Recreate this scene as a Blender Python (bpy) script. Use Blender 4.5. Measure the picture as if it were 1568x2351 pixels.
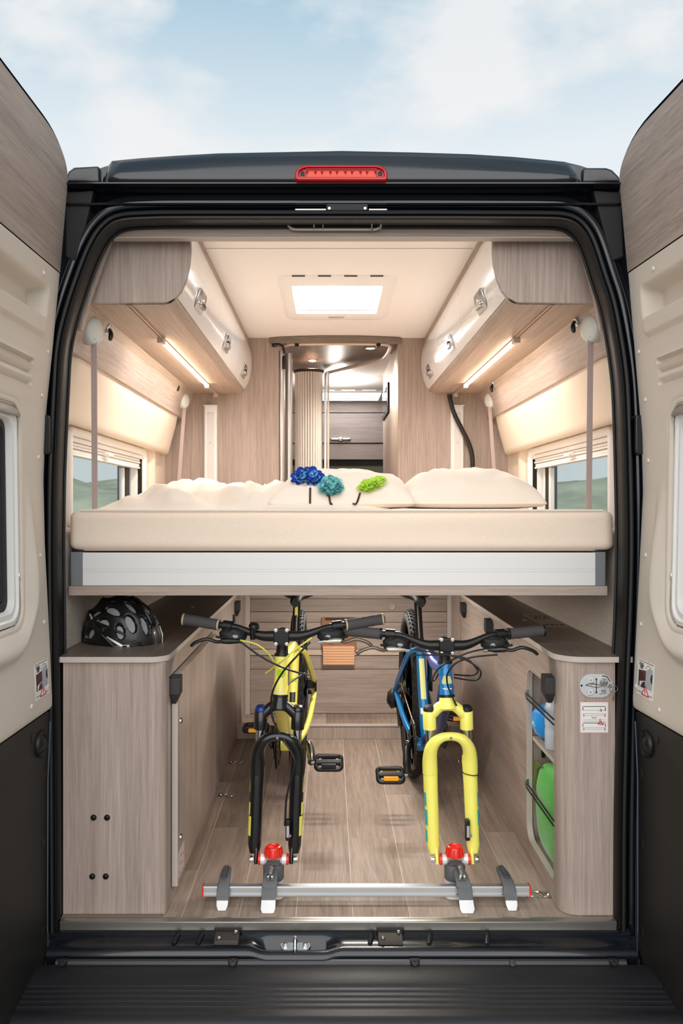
import bpy, bmesh, math, random
from mathutils import Vector, Matrix, noise as mnoise
R = random.Random(7)
S = bpy.context.scene
C = S.collection
for o in list(bpy.data.objects):
    bpy.data.objects.remove(o)

# ------------------------------------------------------------------ camera
# world: x to the right, y into the van (0 = rear opening), z up (0 = van floor)
FPX, DCAM, HCAM, VPX, VPY = 1868.0, 2.27, 1.146, 757.0, 1165.0
cam_data = bpy.data.cameras.new('camera')
cam = bpy.data.objects.new('camera', cam_data)
C.objects.link(cam)
cam.location = (0, -DCAM, HCAM)
cam.rotation_euler = (math.pi / 2, 0, 0)
cam_data.sensor_fit = 'VERTICAL'
cam_data.sensor_height = 36.0
cam_data.lens = FPX / 2351 * 36.0
cam_data.shift_x = (784 - VPX) / 2351
cam_data.shift_y = -(1175.5 - VPY) / 2351
cam_data.clip_end = 2000
S.camera = cam

# ------------------------------------------------------------------ colour management
S.view_settings.view_transform = 'Standard'
S.view_settings.look = 'None'
S.view_settings.gamma = 1.0
S.view_settings.use_curve_mapping = False
S.view_settings.exposure = 0.36

def lin(c):
    def f(v):
        v /= 255.0
        return v / 12.92 if v <= 0.04045 else ((v + 0.055) / 1.055) ** 2.4
    return (f(c[0]), f(c[1]), f(c[2]), 1.0)

# ------------------------------------------------------------------ world: hazy blue sky with soft clouds
world = bpy.data.worlds.new('sky')
S.world = world
world.use_nodes = True
nt = world.node_tree
nt.nodes.clear()
def wn(t, **kw):
    n = nt.nodes.new(t)
    for k, v in kw.items():
        setattr(n, k, v)
    return n
CLX, CLY = 5.1, 0.4
w_out = wn('ShaderNodeOutputWorld')
w_bg = wn('ShaderNodeBackground')
w_bg.inputs['Strength'].default_value = 0.82
tc = wn('ShaderNodeTexCoord')
sep = wn('ShaderNodeSeparateXYZ')
nt.links.new(tc.outputs['Generated'], sep.inputs[0])
ramp = wn('ShaderNodeValToRGB')
ramp.color_ramp.elements[0].position = 0.0
ramp.color_ramp.elements[0].color = lin((236, 240, 241))
ramp.color_ramp.elements[1].position = 0.75
ramp.color_ramp.elements[1].color = lin((150, 184, 207))
e = ramp.color_ramp.elements.new(0.39); e.color = lin((226, 234, 239))
e = ramp.color_ramp.elements.new(0.53); e.color = lin((172, 201, 219))
nt.links.new(sep.outputs['Z'], ramp.inputs['Fac'])
# flatten the dome so that clouds stretch towards the horizon
addz = wn('ShaderNodeMath', operation='ADD'); addz.inputs[1].default_value = 0.32
nt.links.new(sep.outputs['Z'], addz.inputs[0])
dx = wn('ShaderNodeMath', operation='DIVIDE'); dy = wn('ShaderNodeMath', operation='DIVIDE')
nt.links.new(sep.outputs['X'], dx.inputs[0]); nt.links.new(addz.outputs[0], dx.inputs[1])
nt.links.new(sep.outputs['Y'], dy.inputs[0]); nt.links.new(addz.outputs[0], dy.inputs[1])
comb = wn('ShaderNodeCombineXYZ')
nt.links.new(dx.outputs[0], comb.inputs[0]); nt.links.new(dy.outputs[0], comb.inputs[1])
mp = wn('ShaderNodeMapping'); mp.inputs['Location'].default_value = (CLX, CLY, 0.4)
mp.inputs['Scale'].default_value = (1.0, 1.25, 1.0)
nt.links.new(comb.outputs[0], mp.inputs[0])
nz = wn('ShaderNodeTexNoise'); nz.inputs['Scale'].default_value = 3.0; nz.inputs['Detail'].default_value = 7.0
nz.inputs['Roughness'].default_value = 0.52
nt.links.new(mp.outputs[0], nz.inputs['Vector'])
cr = wn('ShaderNodeValToRGB')
cr.color_ramp.elements[0].position = 0.47; cr.color_ramp.elements[0].color = (0, 0, 0, 1)
cr.color_ramp.elements[1].position = 0.60; cr.color_ramp.elements[1].color = (0.85, 0.85, 0.85, 1)
nt.links.new(nz.outputs['Fac'], cr.inputs['Fac'])
mixc = wn('ShaderNodeMix', data_type='RGBA')
mixc.inputs[7].default_value = lin((238, 238, 238))
nt.links.new(cr.outputs['Color'], mixc.inputs[0]); nt.links.new(ramp.outputs['Color'], mixc.inputs[6])
nt.links.new(mixc.outputs[2], w_bg.inputs['Color'])
nt.links.new(w_bg.outputs[0], w_out.inputs[0])

# ------------------------------------------------------------------ hazy sun high behind the camera
sun_d = bpy.data.lights.new('sun', 'SUN'); sun_d.energy = 2.1; sun_d.angle = math.radians(75)
sun_d.color = (1.0, 0.94, 0.89)
sun = bpy.data.objects.new('sun', sun_d); C.objects.link(sun)
sun.location = (-2, -6, 6)
sun.rotation_euler = Vector((0.10, 0.90, -0.40)).to_track_quat('-Z', 'Y').to_euler()

# ------------------------------------------------------------------ helpers
def sc_(d):
    return FPX / (DCAM + d)
def V(px, py, d):
    """photo pixel + depth -> point in the van"""
    s = sc_(d)
    return Vector(((px - VPX) / s, d, HCAM - (py - VPY) / s))

def spline(pts, n=8, closed=False):
    P = [Vector(p) for p in pts]
    out = []
    m = len(P)
    rng = range(m if closed else m - 1)
    for i in rng:
        if closed:
            a, b, c, d = P[(i - 1) % m], P[i], P[(i + 1) % m], P[(i + 2) % m]
        else:
            a, b, c, d = P[max(i - 1, 0)], P[i], P[i + 1], P[min(i + 2, m - 1)]
        for k in range(n):
            t = k / n
            out.append(0.5 * ((2 * b) + (c - a) * t + (2 * a - 5 * b + 4 * c - d) * t * t + (3 * b - a - 3 * c + d) * t ** 3))
    if not closed:
        out.append(P[-1])
    return out

def sstep(a, b, x):
    if a == b:
        return 1.0 if x >= a else 0.0
    t = max(0.0, min(1.0, (x - a) / (b - a)))
    return t * t * (3 - 2 * t)

def lerp_tab(tab, x):
    if x <= tab[0][0]:
        return tab[0][1]
    for (a, va), (b, vb) in zip(tab, tab[1:]):
        if x <= b:
            return va + (vb - va) * (x - a) / (b - a)
    return tab[-1][1]

class MB:
    def __init__(s):
        s.v = []; s.f = []
    def add(s, vs, fs):
        o = len(s.v)
        s.v += [Vector(p) for p in vs]
        s.f += [tuple(i + o for i in f) for f in fs]
        return s
    def box(s, x0, x1, y0, y1, z0, z1):
        return s.add([(x0, y0, z0), (x1, y0, z0), (x1, y1, z0), (x0, y1, z0), (x0, y0, z1), (x1, y0, z1), (x1, y1, z1), (x0, y1, z1)],
                     [(0, 3, 2, 1), (4, 5, 6, 7), (0, 1, 5, 4), (1, 2, 6, 5), (2, 3, 7, 6), (3, 0, 4, 7)])
    def cbox(s, c, size, rot=None):
        m = MB().box(-size[0] / 2, size[0] / 2, -size[1] / 2, size[1] / 2, -size[2] / 2, size[2] / 2)
        Mx = rot if rot is not None else Matrix.Identity(3)
        return s.add([Mx @ p + Vector(c) for p in m.v], m.f)
    def tube(s, pts, r, seg=10, caps=True, closed=False, flat=1.0, up=None):
        P = [Vector(p) for p in pts]; n = len(P)
        rs = list(r) if isinstance(r, (list, tuple)) else [r] * n
        T = []
        for i in range(n):
            if closed:
                t = P[(i + 1) % n] - P[(i - 1) % n]
            else:
                t = P[min(i + 1, n - 1)] - P[max(i - 1, 0)]
            T.append(t.normalized() if t.length > 1e-9 else Vector((0, 0, 1)))
        ref = Vector(up) if up is not None else (Vector((0, 0, 1)) if abs(T[0].z) < 0.9 else Vector((1, 0, 0)))
        N = (ref - T[0] * ref.dot(T[0])).normalized()
        vs = []
        for i in range(n):
            if i:
                if up is not None:
                    N = Vector(up)
                N = (N - T[i] * N.dot(T[i]))
                N = N.normalized() if N.length > 1e-6 else Vector((1, 0, 0))
            B = T[i].cross(N)
            for k in range(seg):
                a = 2 * math.pi * k / seg
                vs.append(P[i] + (N * math.cos(a) * flat + B * math.sin(a)) * rs[i])
        fs = []
        for i in range(n if closed else n - 1):
            j = (i + 1) % n
            for k in range(seg):
                l = (k + 1) % seg
                fs.append((i * seg + k, i * seg + l, j * seg + l, j * seg + k))
        if caps and not closed:
            fs.append(tuple(reversed(range(seg))))
            fs.append(tuple((n - 1) * seg + k for k in range(seg)))
        return s.add(vs, fs)
    def lathe(s, prof, o, axis, seg=20, a0=0.0, a1=2 * math.pi, ref=None):
        ax = Vector(axis).normalized(); o = Vector(o)
        rf = Vector(ref) if ref is not None else (Vector((0, 0, 1)) if abs(ax.z) < 0.9 else Vector((1, 0, 0)))
        N = (rf - ax * rf.dot(ax)).normalized(); B = ax.cross(N)
        full = abs(a1 - a0 - 2 * math.pi) < 1e-6
        m = seg if full else seg + 1
        vs = []
        for r, h in prof:
            for k in range(m):
                a = a0 + (a1 - a0) * k / seg
                vs.append(o + ax * h + (N * math.cos(a) + B * math.sin(a)) * r)
        fs = []
        for i in range(len(prof) - 1):
            for k in range(seg):
                l = (k + 1) % m
                fs.append((i * m + k, i * m + l, (i + 1) * m + l, (i + 1) * m + k))
        if full:
            if prof[0][0] > 1e-6:
                fs.append(tuple(reversed(range(m))))
            if prof[-1][0] > 1e-6:
                fs.append(tuple((len(prof) - 1) * m + k for k in range(m)))
        return s.add(vs, fs)
    def prism(s, poly, plane, a0, a1):
        """poly in plane 'xy','xz' or 'yz', extruded along the remaining axis from a0 to a1"""
        def mk(p, a):
            if plane == 'xy': return (p[0], p[1], a)
            if plane == 'xz': return (p[0], a, p[1])
            return (a, p[0], p[1])
        n = len(poly)
        vs = [mk(p, a0) for p in poly] + [mk(p, a1) for p in poly]
        fs = [tuple(range(n)), tuple(reversed(range(n, 2 * n)))]
        for i in range(n):
            j = (i + 1) % n
            fs.append((i, n + i, n + j, j))
        return s.add(vs, fs)
    def grid(s, rows, closed_u=False, closed_v=False, skip=None):
        """rows: list of lists of points"""
        nr, nc = len(rows), len(rows[0])
        vs = [p for r in rows for p in r]
        fs = []
        for i in range(nr if closed_u else nr - 1):
            for j in range(nc if closed_v else nc - 1):
                if skip and skip(i, j):
                    continue
                a, b = (i + 1) % nr, (j + 1) % nc
                fs.append((i * nc + j, i * nc + b, a * nc + b, a * nc + j))
        return s.add(vs, fs)
    def ellipsoid(s, c, r, nu=20, nv=12, fn=None):
        rows = []
        for i in range(nv + 1):
            th = math.pi * i / nv
            row = []
            for j in range(nu):
                ph = 2 * math.pi * j / nu
                p = Vector((math.sin(th) * math.cos(ph), math.sin(th) * math.sin(ph), math.cos(th)))
                k = fn(p) if fn else 1.0
                row.append(Vector((c[0] + p.x * r[0] * k, c[1] + p.y * r[1] * k, c[2] + p.z * r[2] * k)))
            rows.append(row)
        return s.grid(rows, closed_v=True)
    def xf(s, M):
        s.v = [M @ p for p in s.v]
        return s

def rrect(x0, x1, y0, y1, r, n=5):
    """rounded rectangle polygon (counter clockwise)"""
    rr = r if isinstance(r, (list, tuple)) else [r] * 4
    out = []
    for (cx, cy, a, k) in ((x1 - rr[0], y1 - rr[0], 0, 0), (x0 + rr[1], y1 - rr[1], 90, 1), (x0 + rr[2], y0 + rr[2], 180, 2), (x1 - rr[3], y0 + rr[3], 270, 3)):
        if rr[k] < 1e-6:
            out.append((cx, cy)); continue
        for i in range(n + 1):
            t = math.radians(a + 90 * i / n)
            out.append((cx + rr[k] * math.cos(t), cy + rr[k] * math.sin(t)))
    return out

WP = {}
def worldloc(o):
    return WP.get(o.name, Vector((0, 0, 0)))

def obj(name, mb, mat, parent=None, smooth=35, bevel=0, bseg=2, label=None, sub=0, flip=True, kind=None, solid=0):
    vs = mb.v
    lo = Vector((min(p.x for p in vs), min(p.y for p in vs), min(p.z for p in vs)))
    hi = Vector((max(p.x for p in vs), max(p.y for p in vs), max(p.z for p in vs)))
    c = (lo + hi) / 2
    if parent is None:
        c.z = lo.z
    me = bpy.data.meshes.new(name)
    me.from_pydata([p - c for p in vs], [], mb.f)
    if flip:
        bm = bmesh.new(); bm.from_mesh(me)
        bmesh.ops.recalc_face_normals(bm, faces=bm.faces)
        bm.to_mesh(me); bm.free()
    me.validate()
    me.materials.append(mat)
    if smooth:
        for p in me.polygons:
            p.use_smooth = True
        if smooth < 180:
            me.set_sharp_from_angle(angle=math.radians(smooth))
    o = bpy.data.objects.new(name, me)
    C.objects.link(o)
    WP[o.name] = c.copy()
    if parent is not None:
        o.parent = parent
        o.location = c - worldloc(parent)
    else:
        o.location = c
    if bevel:
        m = o.modifiers.new('bevel', 'BEVEL'); m.width = bevel; m.segments = bseg; m.limit_method = 'ANGLE'
        m.angle_limit = math.radians(40); m.harden_normals = False
    if solid:
        m = o.modifiers.new('solid', 'SOLIDIFY'); m.thickness = solid; m.offset = 0
    if sub:
        m = o.modifiers.new('sub', 'SUBSURF'); m.levels = sub; m.render_levels = sub
    if label:
        o['label'] = label
    if kind:
        o['kind'] = kind
    return o

def inst(src, name, parent, loc, rot=None, scale=None, mat=None):
    """a piece that shares its mesh data with src"""
    o = bpy.data.objects.new(name, src.data)
    C.objects.link(o)
    WP[o.name] = Vector(loc)
    o.parent = parent
    o.location = Vector(loc) - (worldloc(parent) if parent else Vector((0, 0, 0)))
    if rot is not None:
        o.rotation_euler = rot
    if scale is not None:
        o.scale = scale
    return o

def thing(name, label, cat, loc, group=None):
    o = bpy.data.objects.new(name, None)
    o.empty_display_size = 0.05
    C.objects.link(o)
    o.location = loc
    WP[o.name] = Vector(loc)
    o['label'] = label; o['category'] = cat
    if group:
        o['group'] = group
    return o

def structure(name, loc=(0, 0, 0), label=None):
    o = bpy.data.objects.new(name, None)
    o.empty_display_size = 0.05
    C.objects.link(o); o.location = loc; WP[o.name] = Vector(loc)
    o['kind'] = 'structure'
    if label:
        o['label'] = label
    return o

def tag(o, label, cat, group=None):
    o['label'] = label; o['category'] = cat
    if group:
        o['group'] = group
    return o

def text(name, s, size, loc, right, up, mat, parent, depth=0.0006, align='CENTER'):
    cu = bpy.data.curves.new(name, 'FONT')
    cu.body = s; cu.size = size; cu.extrude = depth / 2
    cu.align_x = align; cu.align_y = 'CENTER'
    t = bpy.data.objects.new(name, cu)
    C.objects.link(t)
    dg = bpy.context.evaluated_depsgraph_get()
    me = bpy.data.meshes.new_from_object(t.evaluated_get(dg))
    bpy.data.objects.remove(t)
    r = Vector(right).normalized(); u = Vector(up); u = (u - r * u.dot(r)).normalized(); n = r.cross(u)
    M3 = Matrix((r, u, n)).transposed()
    me.transform(M3.to_4x4())
    me.materials.clear(); me.materials.append(mat)
    o = bpy.data.objects.new(name, me)
    C.objects.link(o); o.parent = parent
    WP[o.name] = Vector(loc)
    o.location = Vector(loc) - worldloc(parent)
    return o

# ------------------------------------------------------------------ materials
MATS = {}
def mat(name, col, rough=0.5, metal=0.0, spec=0.5, coat=0.0, noise=None, bump=None, trans=0.0, ior=1.45, emit=None, estr=0.0, sheen=0.0, alpha=1.0, aniso=0.0):
    if name in MATS:
        return MATS[name]
    m = bpy.data.materials.new(name); m.use_nodes = True
    t = m.node_tree; b = t.nodes['Principled BSDF']
    c = lin(col)
    b.inputs['Base Color'].default_value = c
    b.inputs['Roughness'].default_value = rough
    b.inputs['Metallic'].default_value = metal
    b.inputs['Specular IOR Level'].default_value = spec
    b.inputs['Coat Weight'].default_value = coat
    b.inputs['Coat Roughness'].default_value = 0.08
    b.inputs['Transmission Weight'].default_value = trans
    b.inputs['IOR'].default_value = ior
    b.inputs['Sheen Weight'].default_value = sheen
    b.inputs['Alpha'].default_value = alpha
    if emit:
        b.inputs['Emission Color'].default_value = lin(emit)
        b.inputs['Emission Strength'].default_value = estr
    co = None
    if noise or bump:
        co = t.nodes.new('ShaderNodeTexCoord')
    if noise:   # (scale, amount, detail)
        n = t.nodes.new('ShaderNodeTexNoise'); n.inputs['Scale'].default_value = noise[0]; n.inputs['Detail'].default_value = noise[2] if len(noise) > 2 else 4
        t.links.new(co.outputs['Object'], n.inputs['Vector'])
        r = t.nodes.new('ShaderNodeValToRGB')
        a = noise[1]
        r.color_ramp.elements[0].position = 0.3; r.color_ramp.elements[1].position = 0.7
        r.color_ramp.elements[0].color = (c[0] * (1 - a), c[1] * (1 - a), c[2] * (1 - a), 1)
        r.color_ramp.elements[1].color = (min(c[0] * (1 + a), 1), min(c[1] * (1 + a), 1), min(c[2] * (1 + a), 1), 1)
        t.links.new(n.outputs['Fac'], r.inputs['Fac']); t.links.new(r.outputs['Color'], b.inputs['Base Color'])
    if bump:    # (scale, strength)
        n = t.nodes.new('ShaderNodeTexNoise'); n.inputs['Scale'].default_value = bump[0]; n.inputs['Detail'].default_value = 3
        t.links.new(co.outputs['Object'], n.inputs['Vector'])
        bp_ = t.nodes.new('ShaderNodeBump'); bp_.inputs['Strength'].default_value = bump[1]; bp_.inputs['Distance'].default_value = 0.002
        t.links.new(n.outputs['Fac'], bp_.inputs['Height']); t.links.new(bp_.outputs['Normal'], b.inputs['Normal'])
    MATS[name] = m
    return m

def wood(axis='z', light=(190, 173, 162), dark=(141, 124, 114), name=None, rough=0.5, warp=0.014, fine=1.0):
    key = name or 'greige_oak_' + axis
    if key in MATS:
        return MATS[key]
    m = bpy.data.materials.new(key); m.use_nodes = True
    t = m.node_tree; b = t.nodes['Principled BSDF']
    L = t.links.new
    co = t.nodes.new('ShaderNodeTexCoord')
    oi = t.nodes.new('ShaderNodeObjectInfo')
    ad = t.nodes.new('ShaderNodeVectorMath'); ad.operation = 'MULTIPLY_ADD'
    ad.inputs[1].default_value = (1, 1, 1)
    rv = t.nodes.new('ShaderNodeVectorMath'); rv.operation = 'SCALE'
    cx = t.nodes.new('ShaderNodeCombineXYZ')
    for i in range(3):
        L(oi.outputs['Random'], cx.inputs[i])
    L(cx.outputs[0], rv.inputs[0]); rv.inputs['Scale'].default_value = 7.3
    L(co.outputs['Object'], ad.inputs[0]); L(rv.outputs[0], ad.inputs[2])
    # slow warp of the grain
    wz = t.nodes.new('ShaderNodeTexNoise'); wz.inputs['Scale'].default_value = 2.2; wz.inputs['Detail'].default_value = 2
    L(ad.outputs[0], wz.inputs['Vector'])
    ws = t.nodes.new('ShaderNodeVectorMath'); ws.operation = 'SCALE'; ws.inputs['Scale'].default_value = warp
    L(wz.outputs['Color'], ws.inputs[0])
    wa = t.nodes.new('ShaderNodeVectorMath'); wa.operation = 'ADD'
    L(ad.outputs[0], wa.inputs[0]); L(ws.outputs[0], wa.inputs[1])
    def layer(across, along, detail, rgh):
        mpn = t.nodes.new('ShaderNodeMapping')
        sc = [across] * 3; sc['xyz'.index(axis)] = along
        mpn.inputs['Scale'].default_value = sc
        L(wa.outputs[0], mpn.inputs[0])
        n = t.nodes.new('ShaderNodeTexNoise'); n.inputs['Scale'].default_value = 1.0
        n.inputs['Detail'].default_value = detail; n.inputs['Roughness'].default_value = rgh
        L(mpn.outputs[0], n.inputs['Vector'])
        return n.outputs['Fac']
    a = layer(120 * fine, 2.6, 5, 0.65)
    p = layer(380 * fine, 11.0, 2, 0.5)
    q = layer(14, 0.7, 4, 0.6)
    def madd(x, k, y=None, c=0.0):
        n = t.nodes.new('ShaderNodeMath'); n.operation = 'MULTIPLY_ADD'
        L(x, n.inputs[0]); n.inputs[1].default_value = k
        if y is not None:
            L(y, n.inputs[2])
        else:
            n.inputs[2].default_value = c
        return n.outputs[0]
    mix = madd(a, 0.50, madd(p, 0.28, madd(q, 0.30)))
    rp = t.nodes.new('ShaderNodeValToRGB')
    rp.color_ramp.elements[0].position = 0.35; rp.color_ramp.elements[0].color = lin(dark)
    rp.color_ramp.elements[1].position = 0.71; rp.color_ramp.elements[1].color = lin(light)
    L(mix, rp.inputs['Fac']); L(rp.outputs['Color'], b.inputs['Base Color'])
    b.inputs['Roughness'].default_value = rough
    b.inputs['Specular IOR Level'].default_value = 0.35
    bm_ = t.nodes.new('ShaderNodeBump'); bm_.inputs['Strength'].default_value = 0.12; bm_.inputs['Distance'].default_value = 0.001
    L(p, bm_.inputs['Height']); L(bm_.outputs['Normal'], b.inputs['Normal'])
    MATS[key] = m
    return m

WZ, WX, WY = wood('z'), wood('x'), wood('y')
TOP = wood('y', (122, 107, 97), (86, 74, 66), 'dark_oak_top', 0.42)
EDGE = mat('pale_edge_band', (196, 184, 175), 0.5)
FL = [wood('y', c1, c2, 'floor_oak_%d' % i, 0.45, 0.035, 0.55) for i, (c1, c2) in enumerate((
    ((176, 157, 143), (122, 105, 93)), ((190, 172, 158), (138, 120, 108)), ((164, 145, 131), (112, 96, 84)), ((182, 162, 147), (122, 105, 92))))]
WHITE_GLOSS = mat('white_gloss', (250, 251, 252), 0.18, coat=0.6)
WHITE = mat('white_plastic', (232, 231, 228), 0.4)
CREAM = mat('cream_lining', (245, 243, 242), 0.6, bump=(220, 0.05))
BEIGE = mat('beige_moulding', (226, 211, 193), 0.55, bump=(160, 0.05))
DOORBEIGE = mat('door_beige', (214, 203, 190), 0.55, bump=(260, 0.22))
CARPET = mat('grey_felt', (176, 163, 150), 0.95, noise=(240, 0.25, 3), bump=(500, 0.5), sheen=0.2)
BODY = mat('dark_blue_paint', (14, 18, 25), 0.25, spec=0.5, coat=0.45)
RUBBER = mat('black_rubber', (19, 19, 20), 0.5)
BLACK = mat('black_plastic', (20, 20, 21), 0.4)
BLACKM = mat('matt_black', (24, 24, 25), 0.6)
BUMPER = mat('charcoal_bumper_plastic', (33, 33, 36), 0.42, bump=(400, 0.15))
GREYP = mat('grey_plastic', (98, 99, 101), 0.5)
ALU = mat('brushed_aluminium', (203, 205, 207), 0.34, 0.9)
STEEL = mat('steel', (190, 190, 188), 0.22, 1.0)
CHROME = mat('chrome', (225, 225, 225), 0.08, 1.0)
GREYCAP = mat('grey_end_cap', (118, 120, 124), 0.5)
FABRIC = mat('cream_cotton', (240, 226, 210), 0.85, bump=(600, 0.12), sheen=0.2)
SHEET = mat('sand_jersey', (238, 219, 200), 0.9, noise=(300, 0.04, 2), bump=(700, 0.2), sheen=0.2)
LED = mat('led_diffuser', (255, 236, 210), 0.5, emit=(255, 232, 202), estr=14.0)
GLASS = mat('tinted_glass', (205, 214, 214), 0.02, trans=1.0, ior=1.02, spec=0.6)
RED = mat('red_plastic', (226, 38, 22), 0.3, coat=0.3)
# ================================================================== SETTING
XL, XR = -0.775, 0.845          # felt side walls below the bed
YW = 2.0                        # partition at the end of the sleeping area
ZC = 2.035                      # ceiling

# ---- outside: meadow and low hills seen through the side windows
MEADOW = mat('meadow', (172, 182, 132), 0.95, noise=(0.6, 0.2, 5))
g = obj('ground', MB().box(-400, 400, 12, 500, -0.76, -0.64), MEADOW, smooth=0); g['kind'] = 'structure'
g = obj('bounce_ground', MB().box(-400, 400, -150, 12, -0.74, -0.62), mat('bounce_grey', (168, 163, 156), 0.95, noise=(20, 0.2, 5)), smooth=0); g['kind'] = 'structure'  # unseen ground, made pale grey so its bounce light stays neutral
HILLM = mat('hill_wood', (178, 180, 158), 0.95, noise=(0.15, 0.3, 6))
for hi_, (hx, hy, w, h) in enumerate(((-75, 150, 62, 9), (70, 140, 60, 8), (-20, 230, 110, 12))):
    rows = []
    for i in range(25):
        row = []
        for j in range(41):
            u = i / 24 * 2 - 1; v = j / 40 * 2 - 1
            b = max(0.0, 1 - u * u) * max(0.0, 1 - v * v)
            z = h * b ** 0.7 * (0.8 + 0.5 * mnoise.noise(Vector((u * 2 + hi_ * 9, v * 4, 0.3))))
            row.append((hx + v * w, hy + u * w * 0.5, -0.7 + max(z, 0)))
        rows.append(row)
    o = obj('hill', MB().grid(rows), HILLM, smooth=180); o['kind'] = 'structure'

# ---- floor: single vinyl planks on a pale base that shows in the joints
floor = obj('floor', MB().box(-0.752, 0.802, 0.0, 2.05, -0.045, -0.0007), mat('floor_joint', (208, 194, 180), 0.7), smooth=0)
floor['kind'] = 'structure'
joints = {0: [0.62], 1: [0.30, 1.45], 2: [0.18, 1.36], 3: [0.875], 4: [0.095, 1.27], 5: [0.55], 6: [0.98], 7: [0.20, 1.05], 8: [0.6]}
x0 = -0.735
for i in range(10):
    xa, xb = x0 + i * 0.16, x0 + (i + 1) * 0.16
    if xb > 0.80:
        xb = 0.80
    ys = [0.0] + joints.get(i, [0.8]) + [1.757]
    if i == 2:
        ys = [0.0, 0.64, 1.757]
    for ya, yb in zip(ys, ys[1:]):
        obj('plank', MB().box(xa + 0.0011, xb - 0.0011, ya + 0.0014, yb - 0.0014, -0.0024, 0.0), R.choice(FL), floor, smooth=0)
# raised step in front of the partition
step = structure('trim_1', (0.09, 1.757, 0), 'pale wood step in front of the low partition')
obj('riser', MB().box(-0.47, 0.665, 1.757, 1.772, 0, 0.062), WZ, step, bevel=0.001)
obj('nosing', MB().box(-0.47, 0.665, 1.753, 1.785, 0.062, 0.070), mat('step_nosing', (188, 178, 170), 0.4), step, bevel=0.002)
for k in range(5):
    xa = -0.47 + k * 0.227
    obj('plank', MB().box(xa, xa + 0.2262, 1.785, 1.98, 0.055, 0.0685), FL[k % 4], step, smooth=0)

# ---- side walls
def side_wall(name, sgn, xs):
    """xs: felt, window panel, beam foot, beam top, wood foot, wood top"""
    xf, xw, xb0, xb1, xw1 = xs
    w = structure(name, (xw, 1.0, 0))
    y0, y1 = 0.055, YW
    th = 0.02 * sgn
    obj('felt_panel', MB().prism([(xf, 0.0), (xf, 1.045), (xf + sgn * 0.012, 1.072), (xf + sgn * 0.03, 1.08), (xw + sgn * 0.03, 1.08), (xw + sgn * 0.03, 0.0)], 'xz', y0, y1), CARPET, w, smooth=40)
    # window panel with an opening
    wy0, wy1, wz0, wz1 = 0.44, 1.48, 1.105, 1.395
    m = MB()
    m.box(min(xw, xw + th), max(xw, xw + th), y0, wy0, 1.07, 1.45)
    m.box(min(xw, xw + th), max(xw, xw + th), wy1, y1, 1.07, 1.45)
    m.box(min(xw, xw + th), max(xw, xw + th), wy0, wy1, 1.07, wz0)
    m.box(min(xw, xw + th), max(xw, xw + th), wy0, wy1, wz1, 1.45)
    obj('window_panel', m, BEIGE, w, smooth=0)
    # vertical moulded post at the far end of the window bay
    rows = []
    for i in range(13):
        t = i / 12
        y = 1.62 + 0.10 * t
        bulge = 0.02 * math.sin(math.pi * t)
        rows.append([(xw - sgn * bulge, y, 1.08), (xw - sgn * bulge, y, 1.44)])
    obj('moulded_rib', MB().grid(rows), BEIGE, w, smooth=180)
    # overhanging moulded beam
    prof = [(xw + sgn * 0.02, 1.425), (xb0 + sgn * 0.012, 1.415), (xb0, 1.423), (xb0 - sgn * 0.004, 1.44), (xb0 - sgn * 0.018, 1.49), (xb0 - sgn * 0.030, 1.535), (xb0 - sgn * 0.0335, 1.545), (xb1 + sgn * 0.006, 1.60), (xb1, 1.62), (xw + sgn * 0.02, 1.62)]
    rows = []
    ny = 40
    for k in range(ny + 1):
        y = y0 + (y1 - 0.06 - y0) * k / ny
        e = sstep(1.86, 1.94, y) * 0.03 + (1 - sstep(0.14, 0.24, y)) * 0.03
        rows.append([(px + sgn * e * (1 if 0 < i < len(prof) - 1 else 0), y, pz) for i, (px, pz) in enumerate(prof)])
    obj('moulded_beam', MB().grid(rows), BEIGE, w, smooth=60)
    # wood panel under the overhead cupboards
    obj('wood_panel', MB().prism([(xb1 - sgn * 0.006, 1.605), (xw1, 1.745), (xw1 + sgn * 0.02, 1.745), (xb1 + sgn * 0.014, 1.605)], 'xz', y0 + 0.02, y1), WY, w, smooth=0)
    # outer skin of the van
    xo = xw + sgn * 0.10
    m = MB()
    a, b = min(xo, xo + th), max(xo, xo + th)
    m.box(a, b, 0.05, wy0 - .02, -0.5, 2.06); m.box(a, b, wy1 + .02, 4.5, -0.5, 2.06)
    m.box(a, b, wy0 - .02, wy1 + .02, -0.5, wz0 - .02); m.box(a, b, wy0 - .02, wy1 + .02, wz1 + .02, 2.06)
    m.box(a, b, 4.5, 5.4, -0.5, 0.85); m.box(a, b, 4.5, 5.4, 1.5, 2.06)
    obj('outer_skin', m, BODY, w, smooth=0)
    obj('cab_pane', MB().box(a, b - 0.014, 4.5, 5.4, 0.85, 1.5), GLASS, w, smooth=0)
    return w
wall_l = side_wall('wall_left', -1, (XL, -0.865, -0.815, -0.765, -0.708))
wall_r = side_wall('wall_right', 1, (XR, 0.935, 0.885, 0.835, 0.778))

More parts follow.
